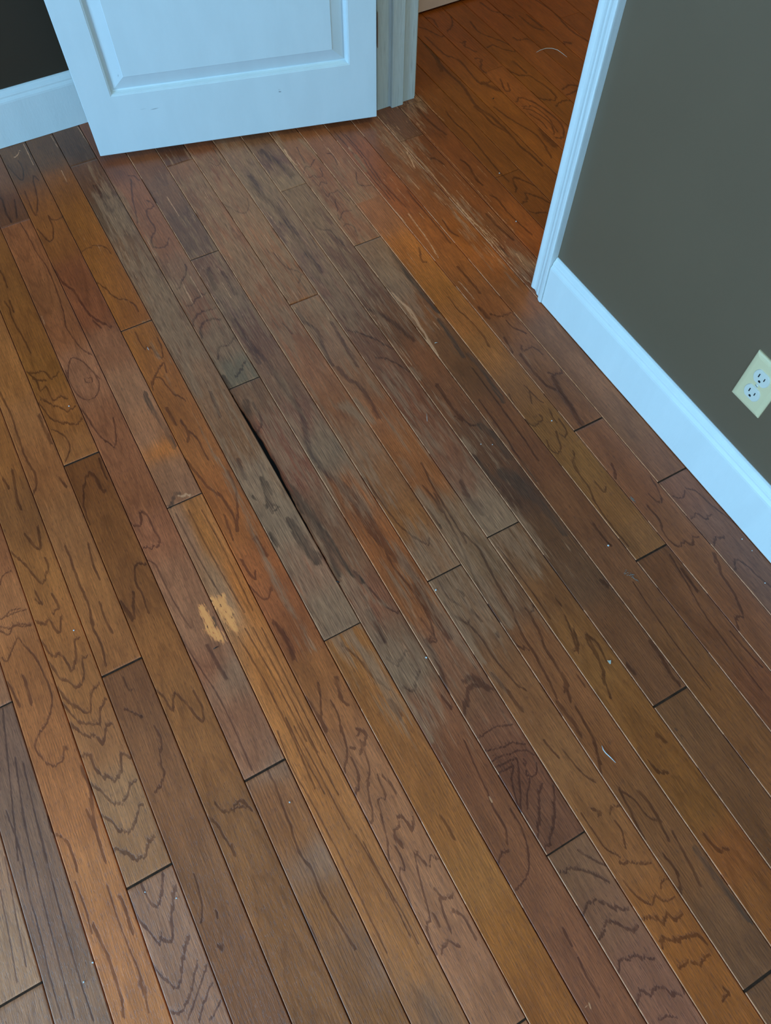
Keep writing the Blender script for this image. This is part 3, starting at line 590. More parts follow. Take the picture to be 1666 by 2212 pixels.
def build_floor():
    rnd = random.Random(11)
    anch = parse_anchors()
    astrip = np.array([strip_of(a[0]) for a in anch])
    V, F = [], []
    attr = {k: [] for k in ('X', 'Y', 'k', 'u', 'b')}
    nv = 0
    X0, X1, Y0, Y1 = -4.299, 2.979, -2.999, 2.2232
    kmin, kmax = strip_of(X1), strip_of(X0)
    bid = 0
    boards = []
    for k in range(kmin, kmax + 1):
        xr = min(SEAM1 - PITCH * (k - 1), X1)
        xl = max(xr - PITCH, X0)
        if k == 0:
            xr = SEAM1 + PITCH
        js = sorted(JOINTS.get(k, []))
        # joints nobody sees in the photograph
        ys = [j[0] for j in js]
        vis = visible_range(k)
        lo = min(ys + [vis[0] if vis[0] is not None else 0.5])
        hi = max(ys + [vis[1] if vis[1] is not None else 0.5])
        y = lo - rnd.uniform(.15, .7)
        while y > Y0:
            js.append((y, 3))
            y -= rnd.uniform(.5, 1.1)
        y = hi + rnd.uniform(.15, .6)
        while y < Y1 - .1:
            js.append((y, 2))
            y += rnd.uniform(.5, 1.1)
        js = sorted(js)
        cuts = [(Y0, 0)] + js + [(Y1, 0)]
        for (ya, wa), (yb, wb) in zip(cuts, cuts[1:]):
            boards.append((k, bid, xl + .00065, xr - .00065, ya + wa * .0005, yb - wb * .0005, vis))
            bid += 1
    tints = np.array([[rnd.uniform(.9, 1.1)] * 3 for _ in boards])
    for k, b, xl, xr, ya, yb, vis in boards:
        wdt = xr - xl
        inside_vis = vis[0] is not None and yb > vis[0] and ya < vis[1]
        # stations along the board
        ys = [ya, ya + .0007]
        y = ya + .004
        while y < yb - .004:
            ys.append(y)
            near = vis[0] is not None and vis[0] - .03 < y < vis[1] + .03
            y += .0026 if near else .08
        ys += [yb - .0007, yb]
        ys = np.array(ys)
        nu = 48 if inside_vis else 4
        us = np.concatenate([[0, .0003, .0010], np.linspace(.0022, wdt - .0022, nu), [wdt - .0010, wdt - .0003, wdt]])
        gx, gy = np.meshgrid(xl + us, ys)
        gz = np.zeros_like(gx)
        # eased edges
        gz[:, [0, -1]] -= .0011
        gz[:, [1, -2]] -= .0005
        gz[0, :] -= .0006
        gz[-1, :] -= .0006
        # boards lie a hair high or low and slightly cupped
        cup = rnd.uniform(-.00025, .00045)
        uu = (gx - xl) / wdt - .5
        gz += cup * (uu * uu * 4 - .5) + rnd.uniform(-.00015, .00015)
        # the lifted edge and the rotted gap on either side of seam 10
        sx = SEAM1 - PITCH * 9
        prof = np.interp(gy, [.47, .56, .66, .74, .80, .86, .93, .99, 1.04, 1.09], [0, .0005, .0012, .0022, .0048, .0082, .0080, .0045, .0018, .0004])
        if k == 10:
            lift = np.interp(gy, [.45, .62, .85, 1.05, 1.3], [0, .0024, .0058, .0026, 0])
            gz += lift * np.clip((gx - xl) / wdt, 0, 1) ** 2
        if k == 9 and ya < 1:
            rag = .0006 * np.sin(gy * 83) + .0003 * np.sin(gy * 217 + 1)
            t = np.clip(1 - (gx - xl) / .03, 0, 1)
            gx = gx + (prof + rag * (prof > .0008)) * t
            gz -= prof * .35 * t ** 2
        n0, n1 = gx.shape
        V.append(np.stack([gx, gy, gz], -1).reshape(-1, 3))
        idx = nv + np.arange(n0 * n1).reshape(n0, n1)
        q = np.stack([idx[:-1, :-1], idx[:-1, 1:], idx[1:, 1:], idx[1:, :-1]], -1).reshape(-1, 4)
        F.append(q)
        # skirt down into the gap
        loop = np.concatenate([idx[0, :], idx[1:, -1], idx[-1, -2::-1], idx[-2:0:-1, 0]])
        top = V[-1][loop - nv]
        low = top.copy()
        low[:, 2] = -.007
        V.append(low)
        li = nv + n0 * n1 + np.arange(len(loop))
        nx = np.roll(np.arange(len(loop)), -1)
        F.append(np.stack([loop, li, li[nx], loop[nx]], -1))
        tot = n0 * n1 + len(loop)
        px = np.concatenate([gx.ravel(), top[:, 0]])
        py = np.concatenate([gy.ravel(), top[:, 1]])
        attr['X'].append(px)
        attr['Y'].append(py)
        attr['k'].append(np.full(tot, k))
        attr['b'].append(np.full(tot, b))
        nv += tot
    V = np.concatenate(V)
    F = np.concatenate(F)
    X, Y, K, B = (np.concatenate(attr[c]) for c in ('X', 'Y', 'k', 'b'))
    N = len(X)
    # ---- board colour
    C = np.zeros((N, 3))
    default = s2l([108, 76, 48]) / ALB_E
    start = 0
    for k, b, xl, xr, ya, yb, vis in boards:
        m = np.nonzero(B == b)[0] if False else slice(*np.searchsorted(B, [b, b + 1]))
        sel = (astrip == k) & (anch[:, 1] > ya - .01) & (anch[:, 1] < yb + .01)
        if not sel.any():
            sel2 = astrip == k
            if sel2.any():
                i = np.argmin(np.abs(anch[:, 1] - (ya + yb) / 2) + (~sel2) * 10)
                C[m] = anch[i, 2:5] * tints[b]
            else:
                C[m] = default * tints[b]
            continue
        A = anch[sel]
        if k == 12 and yb < 1:
            dx = (X[m][:, None] - A[None, :, 0]) / .016
        else:
            dx = (X[m][:, None] - A[None, :, 0]) / .09
        dy = (Y[m][:, None] - A[None, :, 1]) / .07
        wgt = 1 / (dx * dx + dy * dy + .12) ** 1.6
        C[m] = (wgt @ A[:, 2:5]) / wgt.sum(1, keepdims=True)
    hall = s2l([101, 66, 29]) / ALB_E
    for k, b, xl, xr, ya, yb, vis in boards:
        if k <= -3:
            m = slice(*np.searchsorted(B, [b, b + 1]))
            C[m] = .35 * C[m] + .65 * hall * rnd.uniform(.85, 1.12) * np.array([1, rnd.uniform(.97, 1.04), 1])
    # ---- figure fields
    dark = np.zeros(N)
    stain = np.zeros(N)
    light = np.zeros(N)
    bare = np.zeros(N)
    order = np.argsort(Y, kind='stable')
    Ys = Y[order]

    def rows(y0, y1):
        a, c = np.searchsorted(Ys, [y0, y1])
        return order[a:c]

    def stroke(pts, w, field, amp=1.0, confine=True, warp=True):
        P = smooth(pts)
        reach = w * 2.2 + .012
        idx = rows(P[:, 1].min() - reach, P[:, 1].max() + reach)
        xx = X[idx]
        sel = (xx > P[:, 0].min() - reach) & (xx < P[:, 0].max() + reach)
        if confine:
            mid = [strip_of(x) for x, y in pts]
            kk = max(set(mid), key=mid.count)
            sel &= K[idx] == kk
        idx = idx[sel]
        if not len(idx):
            return
        wa = warp * (.3 if w < .00105 else .8)
        x, y = X[idx] + jax[idx] * wa, Y[idx] + jag[idx] * wa
        best = np.full(len(idx), 1e9)
        for (ax, ay), (bx, by) in zip(P, P[1:]):
            dx, dy = bx - ax, by - ay
            L2 = dx * dx + dy * dy + 1e-12
            t = np.clip(((x - ax) * dx + (y - ay) * dy) / L2, 0, 1)
            d = np.hypot(x - ax - t * dx, y - ay - t * dy)
            best = np.minimum(best, d)
        s = np.clip(1 - best / (w * 2.0 + .0010), 0, 1) * amp
        field[idx] = np.maximum(field[idx], s)
    # ragged teeth along the grain: the figure is looked up at shifted places
    def vn(x, y, seed):
        xi, yi = np.floor(x).astype(np.int64), np.floor(y).astype(np.int64)
        fx, fy = x - xi, y - yi
        fx, fy = fx * fx * (3 - 2 * fx), fy * fy * (3 - 2 * fy)

        def h(a, c):
            n = (a * 374761393 + c * 668265263 + seed * 1442695041) & 0x7fffffff
            n = ((n ^ (n >> 13)) * 1274126177) & 0x7fffffff
            return ((n ^ (n >> 16)) & 0xffff) / 65535.0
        return (h(xi, yi) * (1 - fx) + h(xi + 1, yi) * fx) * (1 - fy) + (h(xi, yi + 1) * (1 - fx) + h(xi + 1, yi + 1) * fx) * fy
    jag = (vn(X * 430, Y * 30, 1) - .5) * .009 + (vn(X * 160, Y * 40, 2) - .5) * .009
    jax = (vn(X * 70, Y * 70, 3) - .5) * .0022

    def smooth(P):
        P = np.array(P)
        if len(P) < 3:
            return P
        Q = np.vstack([2 * P[0] - P[1], P, 2 * P[-1] - P[-2]])
        out = []
        for i in range(1, len(Q) - 2):
            for t in (0, .25, .5, .75):
                out.append(.5 * (2 * Q[i] + (Q[i + 1] - Q[i - 1]) * t + (2 * Q[i - 1] - 5 * Q[i] + 4 * Q[i + 1] - Q[i + 2]) * t * t
                                 + (3 * Q[i] - Q[i - 1] - 3 * Q[i + 1] + Q[i + 2]) * t ** 3))
        out.append(P[-1])
        return np.array(out)

    tan = np.zeros(N)
    fields = {'T': tan, 'D': dark, 'S': stain, 'L': light, 'G': bare}
    for row in FIG.strip().splitlines():
        for item in row.split('|'):
            cr, kind, w, rest = item.split(' ', 3)
            ox, oy, sc = CROPS[cr]
            pts = []
            for t in rest.split():
                a, c = t.split(',')
                pts.append(ray_floor(ox + float(a) * sc, oy + float(c) * sc))
            w = w0 = float(w)
            w *= {'D': (.68 if cr in ('C1', 'C2') else .50) if w < 5 else .8, 'T': .8, 'S': .8, 'L': .6, 'G': 1.0}[kind]
            stroke(pts, w * .001, fields[kind], 1.15 if kind == 'S' else .62 if cr == 'K' and kind == 'G' else .66 if cr == 'C2' and kind == 'L' else .8 if (w0 >= 5 or kind == 'L') else 1.0)
            if kind == 'D' and w0 < 5:
                stroke([(x, y + .0045) for x, y in pts], w * .0016, dark, .52)
    # scraped streaks beside the left jamb and along the threshold
    for (cx, cy, rx, ry, n, ln) in ((1.10, 1.84, .05, .03, 34, .03), (1.02, 1.72, .10, .07, 26, .04), (.98, 1.50, .09, .16, 40, .06), (1.0, 1.22, .06, .14, 34, .05), (.80, 1.62, .10, .16, 26, .06), (.35, 1.55, .22, .26, 60, .07), (.62, 1.20, .2, .25, 40, .05)):
        for _ in range(n):
            x, y = cx + rnd.gauss(0, rx * .6), cy + rnd.gauss(0, ry * .6)
            L = ln * rnd.uniform(.4, 1.3)
            stroke([(x, y - L / 2), (x + rnd.uniform(-.0015, .0015), y + L / 2)], rnd.uniform(.0005, .0012), light, rnd.uniform(.45, .75), warp=False)
    for k, b, xl, xr, ya, yb, vis in boards:  # pale highlight painted on the seam edges that face the window
        if -1 <= k <= 10:
            m = slice(*np.searchsorted(B, [b, b + 1]))
            e = (X[m] - xl < .0013) & (vn(Y[m] * 14, Y[m] * 0 + k, 9) > (.25 if k < 9 else .55)) & ((k < 9) | (Y[m] < .75))
            light[m] = np.maximum(light[m], e * .62)
    # ---- worn zones
    wear = np.zeros(N)
    for a in WEAR.replace('\n', ';').split(';'):
        px, py, ra, rl, st = [float(t) for t in a.split()]
        x, y = ray_floor(px, py)
        wear = np.maximum(wear, st * np.exp(-((X - x) / ra) ** 2 * .8 - ((Y - y) / rl) ** 2 * .8))
    wear = np.clip(wear, 0, 1)
    # boards whose finish survived inside the worn zone
    for k, ya, yb, f in ((11, 1.38, 2.4, .1), (2, .9, 1.5, .25), (11, .3, 1.37, .4), (1, .9, 1.5, .6), (12, .2, 2, .25), (13, -1, 3, .05)):
        m = (K == k) & (Y > ya) & (Y < yb)
        wear[m] *= f
    # ---- figure (growth rings) coordinate, different in every board
    ring = np.zeros(N)
    ringamp = np.zeros(N)
    gu = np.zeros(N)
    gv = np.zeros(N)
    for k, b, xl, xr, ya, yb, vis in boards:
        m = slice(*np.searchsorted(B, [b, b + 1]))
        u = (X[m] - (xl + xr) / 2)
        v = Y[m]
        typ = rnd.random()
        if typ < .45:                 # cathedral
            ring[m] = v * rnd.uniform(5, 11) * rnd.choice((-1, 1)) + ((u - rnd.uniform(-.02, .02)) / .035) ** 2 * rnd.uniform(.8, 2.2)
            ringamp[m] = rnd.uniform(.10, .26)
        else:                         # straight grain
            ring[m] = u * rnd.uniform(110, 260) + v * rnd.uniform(-2.5, 2.5) + .6 * np.sin(v * rnd.uniform(2, 5) + rnd.uniform(0, 6))
            ringamp[m] = rnd.uniform(.12, .34)
        ring[m] += rnd.uniform(0, 50)
        gu[m] = X[m] + b * 3.17
        gv[m] = Y[m] + b * 1.73
    # ---- mesh
    me = bpy.data.meshes.new('floor')
    me.vertices.add(N)
    me.vertices.foreach_set('co', V.astype(np.float32).ravel())
    nf = len(F)
    me.loops.add(nf * 4)
    me.polygons.add(nf)
    me.loops.foreach_set('vertex_index', F.astype(np.int32).ravel())
    me.polygons.foreach_set('loop_start', np.arange(0, nf * 4, 4, dtype=np.int32))
    me.polygons.foreach_set('loop_total', np.full(nf, 4, dtype=np.int32))
    me.update(calc_edges=True)

    def vec(name, a, b_, c):
        at = me.attributes.new(name, 'FLOAT_VECTOR', 'POINT')
        at.data.foreach_set('vector', np.stack([a, b_, c], -1).astype(np.float32).ravel())
    vec('board_colour', C[:, 0], C[:, 1], C[:, 2])
    vec('marks', dark, stain, light)
    vec('state', wear, bare, ringamp)
    vec('grain', gu, gv, ring)
    at = me.attributes.new('tan_filler', 'FLOAT', 'POINT')
    at.data.foreach_set('value', tan.astype(np.float32))
    o = link('floor', me, floor_material(), kind='structure')
    # dark filler and subfloor seen down the gaps
    boxes('floor_under', [(X0, X1, Y0, Y1, -.02, -.0072)], m_black)
    fill = []
    for k, js in JOINTS.items():
        x1 = SEAM1 - PITCH * (k - 1)
        for y, w_ in js:
            if 2 <= w_ < 4.2:
                fill.append((x1 - PITCH + .0006, x1 - .0006, y - w_ * .00049, y + w_ * .00049, -.004, -.00085))
    boxes('floor_joint_filler', fill, m_filler)
    return o


def floor_material():
    t = NT('worn_oak_boards')
    def at(nm):
        n = t.n('ShaderNodeAttribute')
        n.attribute_name = nm
        return n.outputs['Vector']
    def sep(v):
        n = t.n('ShaderNodeSeparateXYZ')
        t.put(n.inputs[0], v)
        return n.outputs
    base = at('board_colour')
    dark, stain, light = sep(at('marks'))
    wear, bare, ringamp = sep(at('state'))
    gv = at('grain')
    gu_, gv_, ring = sep(gv)
    cb = t.n('ShaderNodeCombineXYZ')
    t.put(cb.inputs[0], gu_)
    t.put(cb.inputs[1], gv_)
    uv = cb.outputs[0]
    fib = t.noise(t.vmath('MULTIPLY', uv, (900, 22, 1)), 1.0, 3.0, .65)          # fine fibres
    fib2 = t.noise(t.vmath('MULTIPLY', uv, (330, 9, 1)), 1.0, 3.0, .6)
    pore = t.noise(t.vmath('MULTIPLY', uv, (1100, 75, 1)), 1.0, 2.0, .5)         # short open pores
    mot = t.noise(t.vmath('MULTIPLY', uv, (26, 5, 1)), 1.0, 3.0, .6)
    rag = t.noise(t.vmath('MULTIPLY', uv, (420, 60, 1)), 1.0, 4.0, .7)           # ragged edges of the figure
    rag2 = t.noise(t.vmath('MULTIPLY', uv, (120, 22, 1)), 1.0, 3.0, .6)
    streak = t.noise(t.vmath('MULTIPLY', uv, (150, 5, 1)), 1.0, 4.0, .65)
    c = t.mix(t.step(mot, .3, .72), t.vmath('MULTIPLY', base, (.86, .85, .84)), t.vmath('MULTIPLY', base, (1.14, 1.15, 1.15)))
    c = t.mix(t.step(fib2, .35, .7), t.vmath('MULTIPLY', c, (.88, .88, .89)), t.vmath('MULTIPLY', c, (1.07, 1.07, 1.06)))
    c = t.mix(t.step(fib, .38, .64), t.vmath('MULTIPLY', c, (.78, .78, .80)), t.vmath('MULTIPLY', c, (1.13, 1.13, 1.12)))
    # growth rings
    rr = t.math('ADD', ring, t.math('MULTIPLY', t.math('SUBTRACT', rag2, .5), .8))
    rr = t.math('ADD', rr, t.math('MULTIPLY', t.math('SUBTRACT', rag, .5), .5))
    fr = t.math('FRACT', rr)
    line = t.math('MULTIPLY', t.step(fr, .62, .9), t.step(fr, 1.0, .93))
    line = t.math('MULTIPLY', line, ringamp)
    # traced figure
    e = t.math('ADD', dark, t.math('ADD', t.math('MULTIPLY', t.math('SUBTRACT', rag, .5), 1.0), t.math('MULTIPLY', t.math('SUBTRACT', fib, .5), .7)))
    fig = t.math('MULTIPLY', t.step(e, .40, .62), t.step(dark, .02, .25))
    fig = t.math('MULTIPLY', fig, t.step(rag2, .3, .65, .62, .95))
    fig = t.math('MAXIMUM', fig, line)
    pr = t.step(pore, .56, .66, 0, .55)
    figd = t.math('MAXIMUM', fig, pr)
    dk = t.vmath('MULTIPLY', c, (.40, .36, .40))
    c = t.mix(figd, c, dk)
    # worn wood: grey fibres raised, dark purple-brown between
    patch = t.noise(t.vmath('MULTIPLY', uv, (48, 7, 1)), 1.0, 4.0, .6)
    wv = t.math('ADD', wear, t.math('MULTIPLY', t.math('SUBTRACT', streak, .5), 1.6))
    wv = t.math('ADD', wv, t.math('MULTIPLY', t.math('SUBTRACT', patch, .5), 1.9))
    wv = t.math('ADD', wv, t.math('MULTIPLY', t.math('SUBTRACT', fib, .5), .8))
    wmask = t.math('MULTIPLY', t.step(wv, .42, .72), t.step(wear, .02, .3))
    bv = t.math('ADD', bare, t.math('MULTIPLY', t.math('SUBTRACT', rag, .5), .8))
    bv = t.math('ADD', bv, t.math('MULTIPLY', t.math('SUBTRACT', patch, .5), 1.4))
    bv = t.math('ADD', bv, t.math('MULTIPLY', t.math('SUBTRACT', fib2, .5), 1.0))
    bmask = t.math('MULTIPLY', t.step(bv, .25, .75), t.step(bare, .02, .3))
    gm = t.math('MAXIMUM', t.math('MULTIPLY', wmask, .58), t.math('MULTIPLY', bmask, .75))
    gcol = t.mix(t.step(fib, .35, .65), GREY_LO, GREY_HI)
    c = t.mix(gm, c, gcol)
    ws = t.noise(t.vmath('MULTIPLY', uv, (260, 11, 1)), 1.0, 3.0, .7)
    wd = t.math('MULTIPLY', t.step(ws, .52, .66, 0, .62), t.step(wear, .15, .6))
    c = t.mix(wd, c, t.vmath('MULTIPLY', c, (.50, .44, .50)))
    whi = t.math('MULTIPLY', t.step(t.noise(t.vmath('MULTIPLY', uv, (620, 16, 1)), 1.0, 2.0, .6), .56, .70, 0, .5), t.step(wear, .2, .7))
    c = t.mix(whi, c, LIGHT_C)
    c = t.mix(t.math('MULTIPLY', fig, .35), c, dk)
    # black water stain
    sv = t.math('ADD', stain, t.math('ADD', t.math('MULTIPLY', t.math('SUBTRACT', rag, .5), 1.1), t.math('MULTIPLY', t.math('SUBTRACT', fib2, .5), 1.0)))
    sm = t.math('MULTIPLY', t.step(sv, .24, .72, 0, .93), t.math('MULTIPLY', t.step(stain, .02, .3), t.step(streak, .3, .6, .35, 1)))
    c = t.mix(t.math('MULTIPLY', sm, t.step(patch, .34, .56, .35, 1)), c, t.mix(t.step(fib, .35, .65), STAIN_C, STAIN_HI))
    # pale filler, scraped streaks and the painted seam-edge highlight
    lv = t.math('ADD', light, t.math('MULTIPLY', t.math('SUBTRACT', rag, .5), .9))
    lm = t.math('MULTIPLY', t.step(lv, .38, .72, 0, .8), t.step(light, .02, .25))
    c = t.mix(lm, c, LIGHT_C)
    an = t.n('ShaderNodeAttribute')
    an.attribute_name = 'tan_filler'
    tn = an.outputs['Fac']
    tv = t.math('ADD', tn, t.math('MULTIPLY', t.math('SUBTRACT', rag, .5), 1.2))
    tv = t.math('ADD', tv, t.math('MULTIPLY', t.math('SUBTRACT', fib2, .5), .8))
    tm_ = t.math('MULTIPLY', t.step(tv, .35, .70, 0, .85), t.step(tn, .02, .25))
    tc_ = t.mix(t.step(t.noise(t.vmath('MULTIPLY', uv, (160, 60, 1)), 1.0, 3.0), .60, .68), TAN_C, STAIN_HI)
    c = t.mix(tm_, c, tc_)
    rough = t.math('ADD', t.step(t.math('MAXIMUM', gm, sm), 0, .6, .30, .52), t.math('MULTIPLY', fib2, .08))
    t.set(Base_Color=c, Roughness=rough, Specular_IOR_Level=.44)
    h = t.math('ADD', t.math('MULTIPLY', fib, .5), t.math('MULTIPLY', figd, -.6))
    h = t.math('ADD', h, t.math('MULTIPLY', t.math('MULTIPLY', streak, wear), 1.2))
    t.bump(h, .5, .0006)
    return t.m


GREY_LO = tuple(s2l([82, 76, 69]) / ALB_E) + (1,)
GREY_HI = tuple(s2l([116, 111, 103]) / ALB_E) + (1,)
STAIN_HI = tuple(s2l([62, 55, 49]) / ALB_E) + (1,)
STAIN_C = tuple(s2l([36, 31, 28]) / ALB_E) + (1,)
TAN_C = tuple(s2l([176, 146, 106]) / ALB_E) + (1,)
LIGHT_C = tuple(s2l([140, 132, 122]) / ALB_E) + (1,)
m_black = paint('dark_gap', (.010, .009, .008), .9).m
build_floor()

# ------------------------------------------------------------------ wall outlet
def m_plastic(name, rgb, rough=.35):
    t = NT(name)
    tc = t.n('ShaderNodeTexCoord').outputs['Object']
    f = t.noise(tc, 60.0, 3.0)
    t.set(Base_Color=t.mix(f, tuple(x * .96 for x in rgb) + (1,), tuple(rgb) + (1,)), Roughness=rough)
    return t.m


m_ivory = m_plastic('ivory_plate_plastic', (.80, .62, .36))
m_socket = m_plastic('white_socket_plastic', (.74, .67, .57), .3)
m_slot = m_plastic('dark_slot', (.004, .004, .005), .8)


def build_outlet():
    e = bpy.data.objects.new('wall_outlet', None)
    col.objects.link(e)
    e['label'] = 'ivory duplex wall outlet with white sockets on the olive wall above the right baseboard'
    e['category'] = 'outlet'
    # local frame: x = along the wall (towards the camera side), y = out of wall, z = up
    W, Hh, T = .0352, .0576, .0062
    bm = bmesh.new()
    rings = []
    for ins, y in ((0, 0), (0, .0022), (.0010, .0036), (.0030, .0048), (.0065, .0058), (.0090, T)):
        a, b = W - ins, Hh - ins
        rings.append([bm.verts.new(p) for p in ((-a, y, -b), (a, y, -b), (a, y, b), (-a, y, b))])
    for r0, r1 in zip(rings, rings[1:]):
        for i in range(4):
            k = (i + 1) % 4
            bm.faces.new([r0[i], r0[k], r1[k], r1[i]])
    bm.faces.new(rings[-1])
    bm.faces.new(rings[0][::-1])
    link('cover_plate', mesh_of(bm, 'cover_plate'), m_ivory, e)

    def outline(r, flat, n=48):
        pts = []
        for i in range(n):
            a = 2 * math.pi * i / n
            x, z = r * math.cos(a), r * math.sin(a)
            z = max(-flat, min(flat, z))
            pts.append((x, z))
        return pts
    for s in (1, -1):
        zc = .0195 * s
        # thin dark reveal around the socket face
        bm = bmesh.new()
        o0 = [bm.verts.new((x, T + .00005, z + zc)) for x, z in outline(.01770, .01480)]
        o1 = [bm.verts.new((x, T + .0004, z + zc)) for x, z in outline(.01735, .01445)]
        n = len(o0)
        for i in range(n):
            k = (i + 1) % n
            bm.faces.new([o0[i], o0[k], o1[k], o1[i]])
        o2 = [bm.verts.new((x, T + .0015, z + zc)) for x, z in outline(.01700, .01410)]
        o3 = [bm.verts.new((x, T + .0020, z + zc)) for x, z in outline(.01630, .01340)]
        for qa, qb in ((o1, o2), (o2, o3)):
            for i in range(n):
                k = (i + 1) % n
                bm.faces.new([qa[i], qa[k], qb[k], qb[i]])
        bm.faces.new(o3)
        sk = link('socket', mesh_of(bm, 'socket'), m_socket, e)
        for (x, zz, w_, h_) in ((-.0064, .0030, .0011, .0042), (.0064, .0030, .0010, .0034)):
            bm = bmesh.new()
            bm_box(bm, x - w_, x + w_, T + .0010, T + .00215, zc + zz - h_, zc + zz + h_)
            link('slot', mesh_of(bm, 'slot'), m_slot, sk)
        bm = bmesh.new()
        ring = []
        for i in range(20):
            a = 2 * math.pi * i / 20
            ring.append((.0026 * math.cos(a), max(-.0018, .0028 * math.sin(a))))
        lo = [bm.verts.new((x, T + .001, zc - .0072 + z)) for x, z in ring]
        hi = [bm.verts.new((x, T + .00215, zc - .0072 + z)) for x, z in ring]
        bm.faces.new(hi)
        for i in range(20):
            k = (i + 1) % 20
            bm.faces.new([lo[i], lo[k], hi[k], hi[i]])
        link('ground_hole', mesh_of(bm, 'ground_hole'), m_slot, sk)
    bm = bmesh.new()
    r = 0.0034
    prof = ((r, 0), (r * .97, .0006), (r * .8, .0011), (r * .45, .0014))
    rings = [[bm.verts.new((q * math.cos(2 * math.pi * i / 24), T + y, q * math.sin(2 * math.pi * i / 24))) for i in range(24)] for q, y in prof]
    for r0, r1 in zip(rings, rings[1:]):
        for i in range(24):
            k = (i + 1) % 24
            bm.faces.new([r0[i], r0[k], r1[k], r1[i]])
    bm.faces.new(rings[-1])
    sc = link('screw', mesh_of(bm, 'screw'), m_socket, e, smooth=True)
    bm = bmesh.new()
    bm_box(bm, -.0027, .0027, T + .0011, T + .0016, -.0004, .0004)
    so = link('screw_slot', mesh_of(bm, 'screw_slot'), m_slot, sc)
    so.rotation_euler = (0, .25, 0)
    for o in list(e.children) + [c for k in e.children for c in k.children]:
        o.data.transform(Matrix.Scale(-1, 4, (0, 1, 0)))
        o.data.flip_normals()
    e.matrix_world = Matrix(((0, 1, 0, WX), (-1, 0, 0, .4107), (0, 0, 1, .2935), (0, 0, 0, 1)))
    return e


build_outlet()


# ------------------------------------------------------------------ small litter lying on the boards
m_crumb = m_plastic('white_crumb', (.80, .80, .78), .7)
m_chip = m_plastic('pale_paint_chip', (.62, .60, .50), .6)
m_lint = m_plastic('grey_lint', (.30, .24, .19), .9)
m_black_bit = m_plastic('black_bit', (.012, .010, .009), .6)
m_hair = m_plastic('pale_fibre', (.72, .62, .50), .5)


def tagged(o, label, cat, group=None):
    o['label'], o['category'] = label, cat
    if group:
        o['group'] = group
    return o


def crumb(px, py, size, label, mat=None, flat=.7, name='crumb'):
    x, y = ray_floor(px, py)
    rnd = random.Random(int(px * 7 + py))
    bm = bmesh.new()
    bmesh.ops.create_icosphere(bm, subdivisions=2, radius=size)
    for v in bm.verts:
        v.co *= rnd.uniform(.72, 1.12)
        v.co.z *= flat
        v.co.x *= 1.15
    z0 = min(v.co.z for v in bm.verts)
    bmesh.ops.translate(bm, verts=bm.verts, vec=(0, 0, -z0))
    o = link(name, mesh_of(bm, name), mat or m_crumb, loc=(x, y, .0004))
    o.rotation_euler = (0, 0, rnd.uniform(0, 6))
    return tagged(o, label, 'debris' if name != 'crumb' else 'crumb')


def fibre(pts, rad, name, label, mat, cat, lift=.0012, flat=1.0):
    """thin tube through floor points given as picture positions, arching slightly off the boards"""
    P = []
    n = len(pts)
    for i, (px, py) in enumerate(pts):
        x, y = ray_floor(px, py)
        P.append(Vector((x, y, rad + .0005 + lift * math.sin(math.pi * i / max(1, n - 1)))))
    o3 = P[0].copy()
    o3.z = 0
    bm = bmesh.new()
    rings = []
    for i, p in enumerate(P):
        d = (P[min(i + 1, n - 1)] - P[max(i - 1, 0)]).normalized()
        a = Vector((0, 0, 1))
        s = d.cross(a).normalized()
        u = s.cross(d).normalized()
        r = rad * (.45 if i in (0, n - 1) else 1)
        rings.append([bm.verts.new(p - o3 + s * math.cos(t * math.tau / 6) * r + u * math.sin(t * math.tau / 6) * r * flat) for t in range(6)])
    for r0, r1 in zip(rings, rings[1:]):
        for i in range(6):
            k = (i + 1) % 6
            bm.faces.new([r0[i], r0[k], r1[k], r1[i]])
    bm.faces.new(rings[0][::-1])
    bm.faces.new(rings[-1])
    return tagged(link(name, mesh_of(bm, name), mat, loc=o3, smooth=True), label, cat)


def chip():
    x, y = ray_floor(1317, 1430)
    bm = bmesh.new()
    out = [(-.0040, .0030), (-.0012, .0024), (.0010, .0030), (.0030, .0034), (.0024, .0004), (.0018, -.0036), (.0002, -.0040), (-.0018, -.0012)]
    lo = [bm.verts.new((a, b, .0)) for a, b in out]
    hi = [bm.verts.new((a * .95, b * .95, .0007 + .0005 * (a > 0))) for a, b in out]
    bm.faces.new(lo[::-1])
    bm.faces.new(hi)
    for i in range(len(out)):
        k = (i + 1) % len(out)
        bm.faces.new([lo[i], lo[k], hi[k], hi[i]])
    o = link('paint_chip', mesh_of(bm, 'paint_chip'), m_chip, loc=(x, y, .0005))
    o.rotation_euler = (0, 0, -.55)
    tagged(o, 'pale wedge-shaped paint chip on a golden brown board right of centre', 'paint chip')


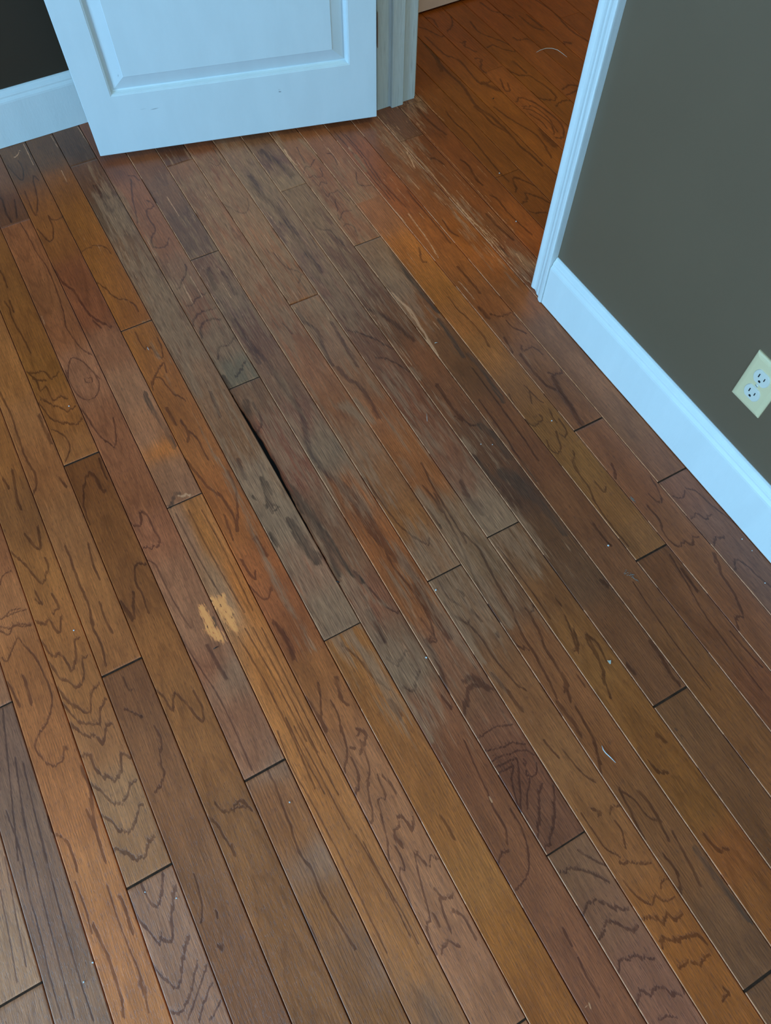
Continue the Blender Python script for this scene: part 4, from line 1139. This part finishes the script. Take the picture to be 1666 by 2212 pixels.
def lint(px, py, L, label, seed):
    x, y = ray_floor(px, py)
    rnd = random.Random(seed)
    bm = bmesh.new()
    for _ in range(16):
        cx, cy, cz = rnd.gauss(0, L * .16), rnd.gauss(0, L * .42), abs(rnd.gauss(0, .0006)) + .0004
        a, ln = rnd.uniform(0, 3.14), rnd.uniform(.25, .6) * L
        pts = [Vector((cx + math.cos(a + t * 1.2) * ln * t, cy + math.sin(a + t * 1.2) * ln * t, cz)) for t in (-.5, -.2, .1, .4)]
        r = .0004
        rings = []
        for p in pts:
            rings.append([bm.verts.new(p + Vector((math.cos(q) * r, math.sin(q * 1.0) * r, math.sin(q) * r * .7))) for q in (0, 1.6, 3.1, 4.7)])
        for r0, r1 in zip(rings, rings[1:]):
            for i in range(4):
                k = (i + 1) % 4
                bm.faces.new([r0[i], r0[k], r1[k], r1[i]])
    o = link('lint_tuft', mesh_of(bm, 'lint_tuft'), m_lint, loc=(x, y, .0002))
    o.rotation_euler = (0, 0, .35)
    tagged(o, label, 'lint')


chip()
lint(1364, 1243, .016, 'grey lint tuft on the board left of a dark end joint near the right side', 3)
lint(1369, 1080, .010, 'small grey lint tuft by a seam, two boards from the right baseboard', 4)
fibre([(1300, 1611), (1303, 1620), (1308, 1627), (1318, 1636), (1330, 1648)], .0008, 'pale_sliver', 'bent whitish sliver lying across a brown board at lower right', m_crumb, 'sliver')
fibre([(1158.6, 114), (1168, 110), (1180, 107.5), (1192, 108), (1204, 111), (1214, 117), (1225, 124)], .0007, 'curved_hair', 'long pale curved hair on the dark orange hall floor', m_hair, 'hair', lift=.004)
fibre([(319.3, 750), (320, 754), (322, 757)], .0007, 'white_thread', 'tiny white thread on the orange board below its end joint at left', m_crumb, 'thread')
fibre([(921.8, 894), (922.5, 903), (923, 911)], .0005, 'pale_thread', 'thin pale thread on the worn reddish board at the centre of the floor', m_hair, 'thread')
fibre([(939, 742), (942, 741.6), (945.7, 740.8)], .0009, 'wood_splinter', 'tiny tan splinter beside the long pale scraped streak', m_hair, 'splinter')
fibre([(461, 1403), (467, 1399.5), (472, 1397)], .0010, 'black_bristle', 'short black bristle just below the tan filler patch', m_black_bit, 'bristle', lift=.0006)
fibre([(726, 1256), (731, 1258), (734, 1259)], .0013, 'black_bit', 'tiny black bit at the lower end of the raised board edge', m_black_bit, 'debris', lift=.0006)
for px, py, sz, lab in (
        (1314, 1179, .0018, 'white crumb beside the grey lint tuft, near the right dark end joint'),
        (941.6, 1275, .0019, 'white crumb just below the end joint of a grey worn board, centre right'),
        (1192, 909.6, .0015, 'small white crumb on the yellowish board left of the upper right end joint'),
        (160, 1362, .0015, 'cream crumb on the wavy grained board at middle left'),
        (626, 1733, .0014, 'white crumb on the board below the lower middle end joint'),
        (149.6, 878, .0015, 'white crumb on the orange wavy grained board at far left'),
        (181.5, 2121, .0012, 'white crumb on the dark striped board at bottom left'),
        (201, 2079, .0014, 'white crumb in the seam right of the dark striped board, bottom left'),
        (1064, 961, .0011, 'right one of two tiny white specks on a dark worn board above centre right'),
        (1039, 960, .0010, 'left one of two tiny white specks on a dark worn board above centre right'),
        (314, 1927, .0010, 'tiny pale speck just below the bottom left end joint'),
        (381.5, 1940, .0012, 'tiny greenish white speck right of the bottom left end joint'),
        (1603, 1165, .0011, 'uppermost of three white specks beside the right baseboard'),
        (1624.6, 1190, .0010, 'middle one of three white specks beside the right baseboard'),
        (1652.6, 1260, .0012, 'lowest of three white specks beside the right baseboard'),
        (1079, 375, .0016, 'pale crumb beside the end joint in the doorway floor'),
        (1115, 479, .0014, 'tiny pale crumb on the orange board beside the right door casing'),
        (921, 1421, .0018, 'pale crumb stuck in a seam, left of the dark arch shaped stain'),
        (1073, 212, .0001, None)):
    if lab:
        crumb(px, py, sz, lab)
crumb(1066, 213.5, .0022, 'black crumb on the orange hall board beyond the doorway', m_black_bit, .5, 'black_crumb')
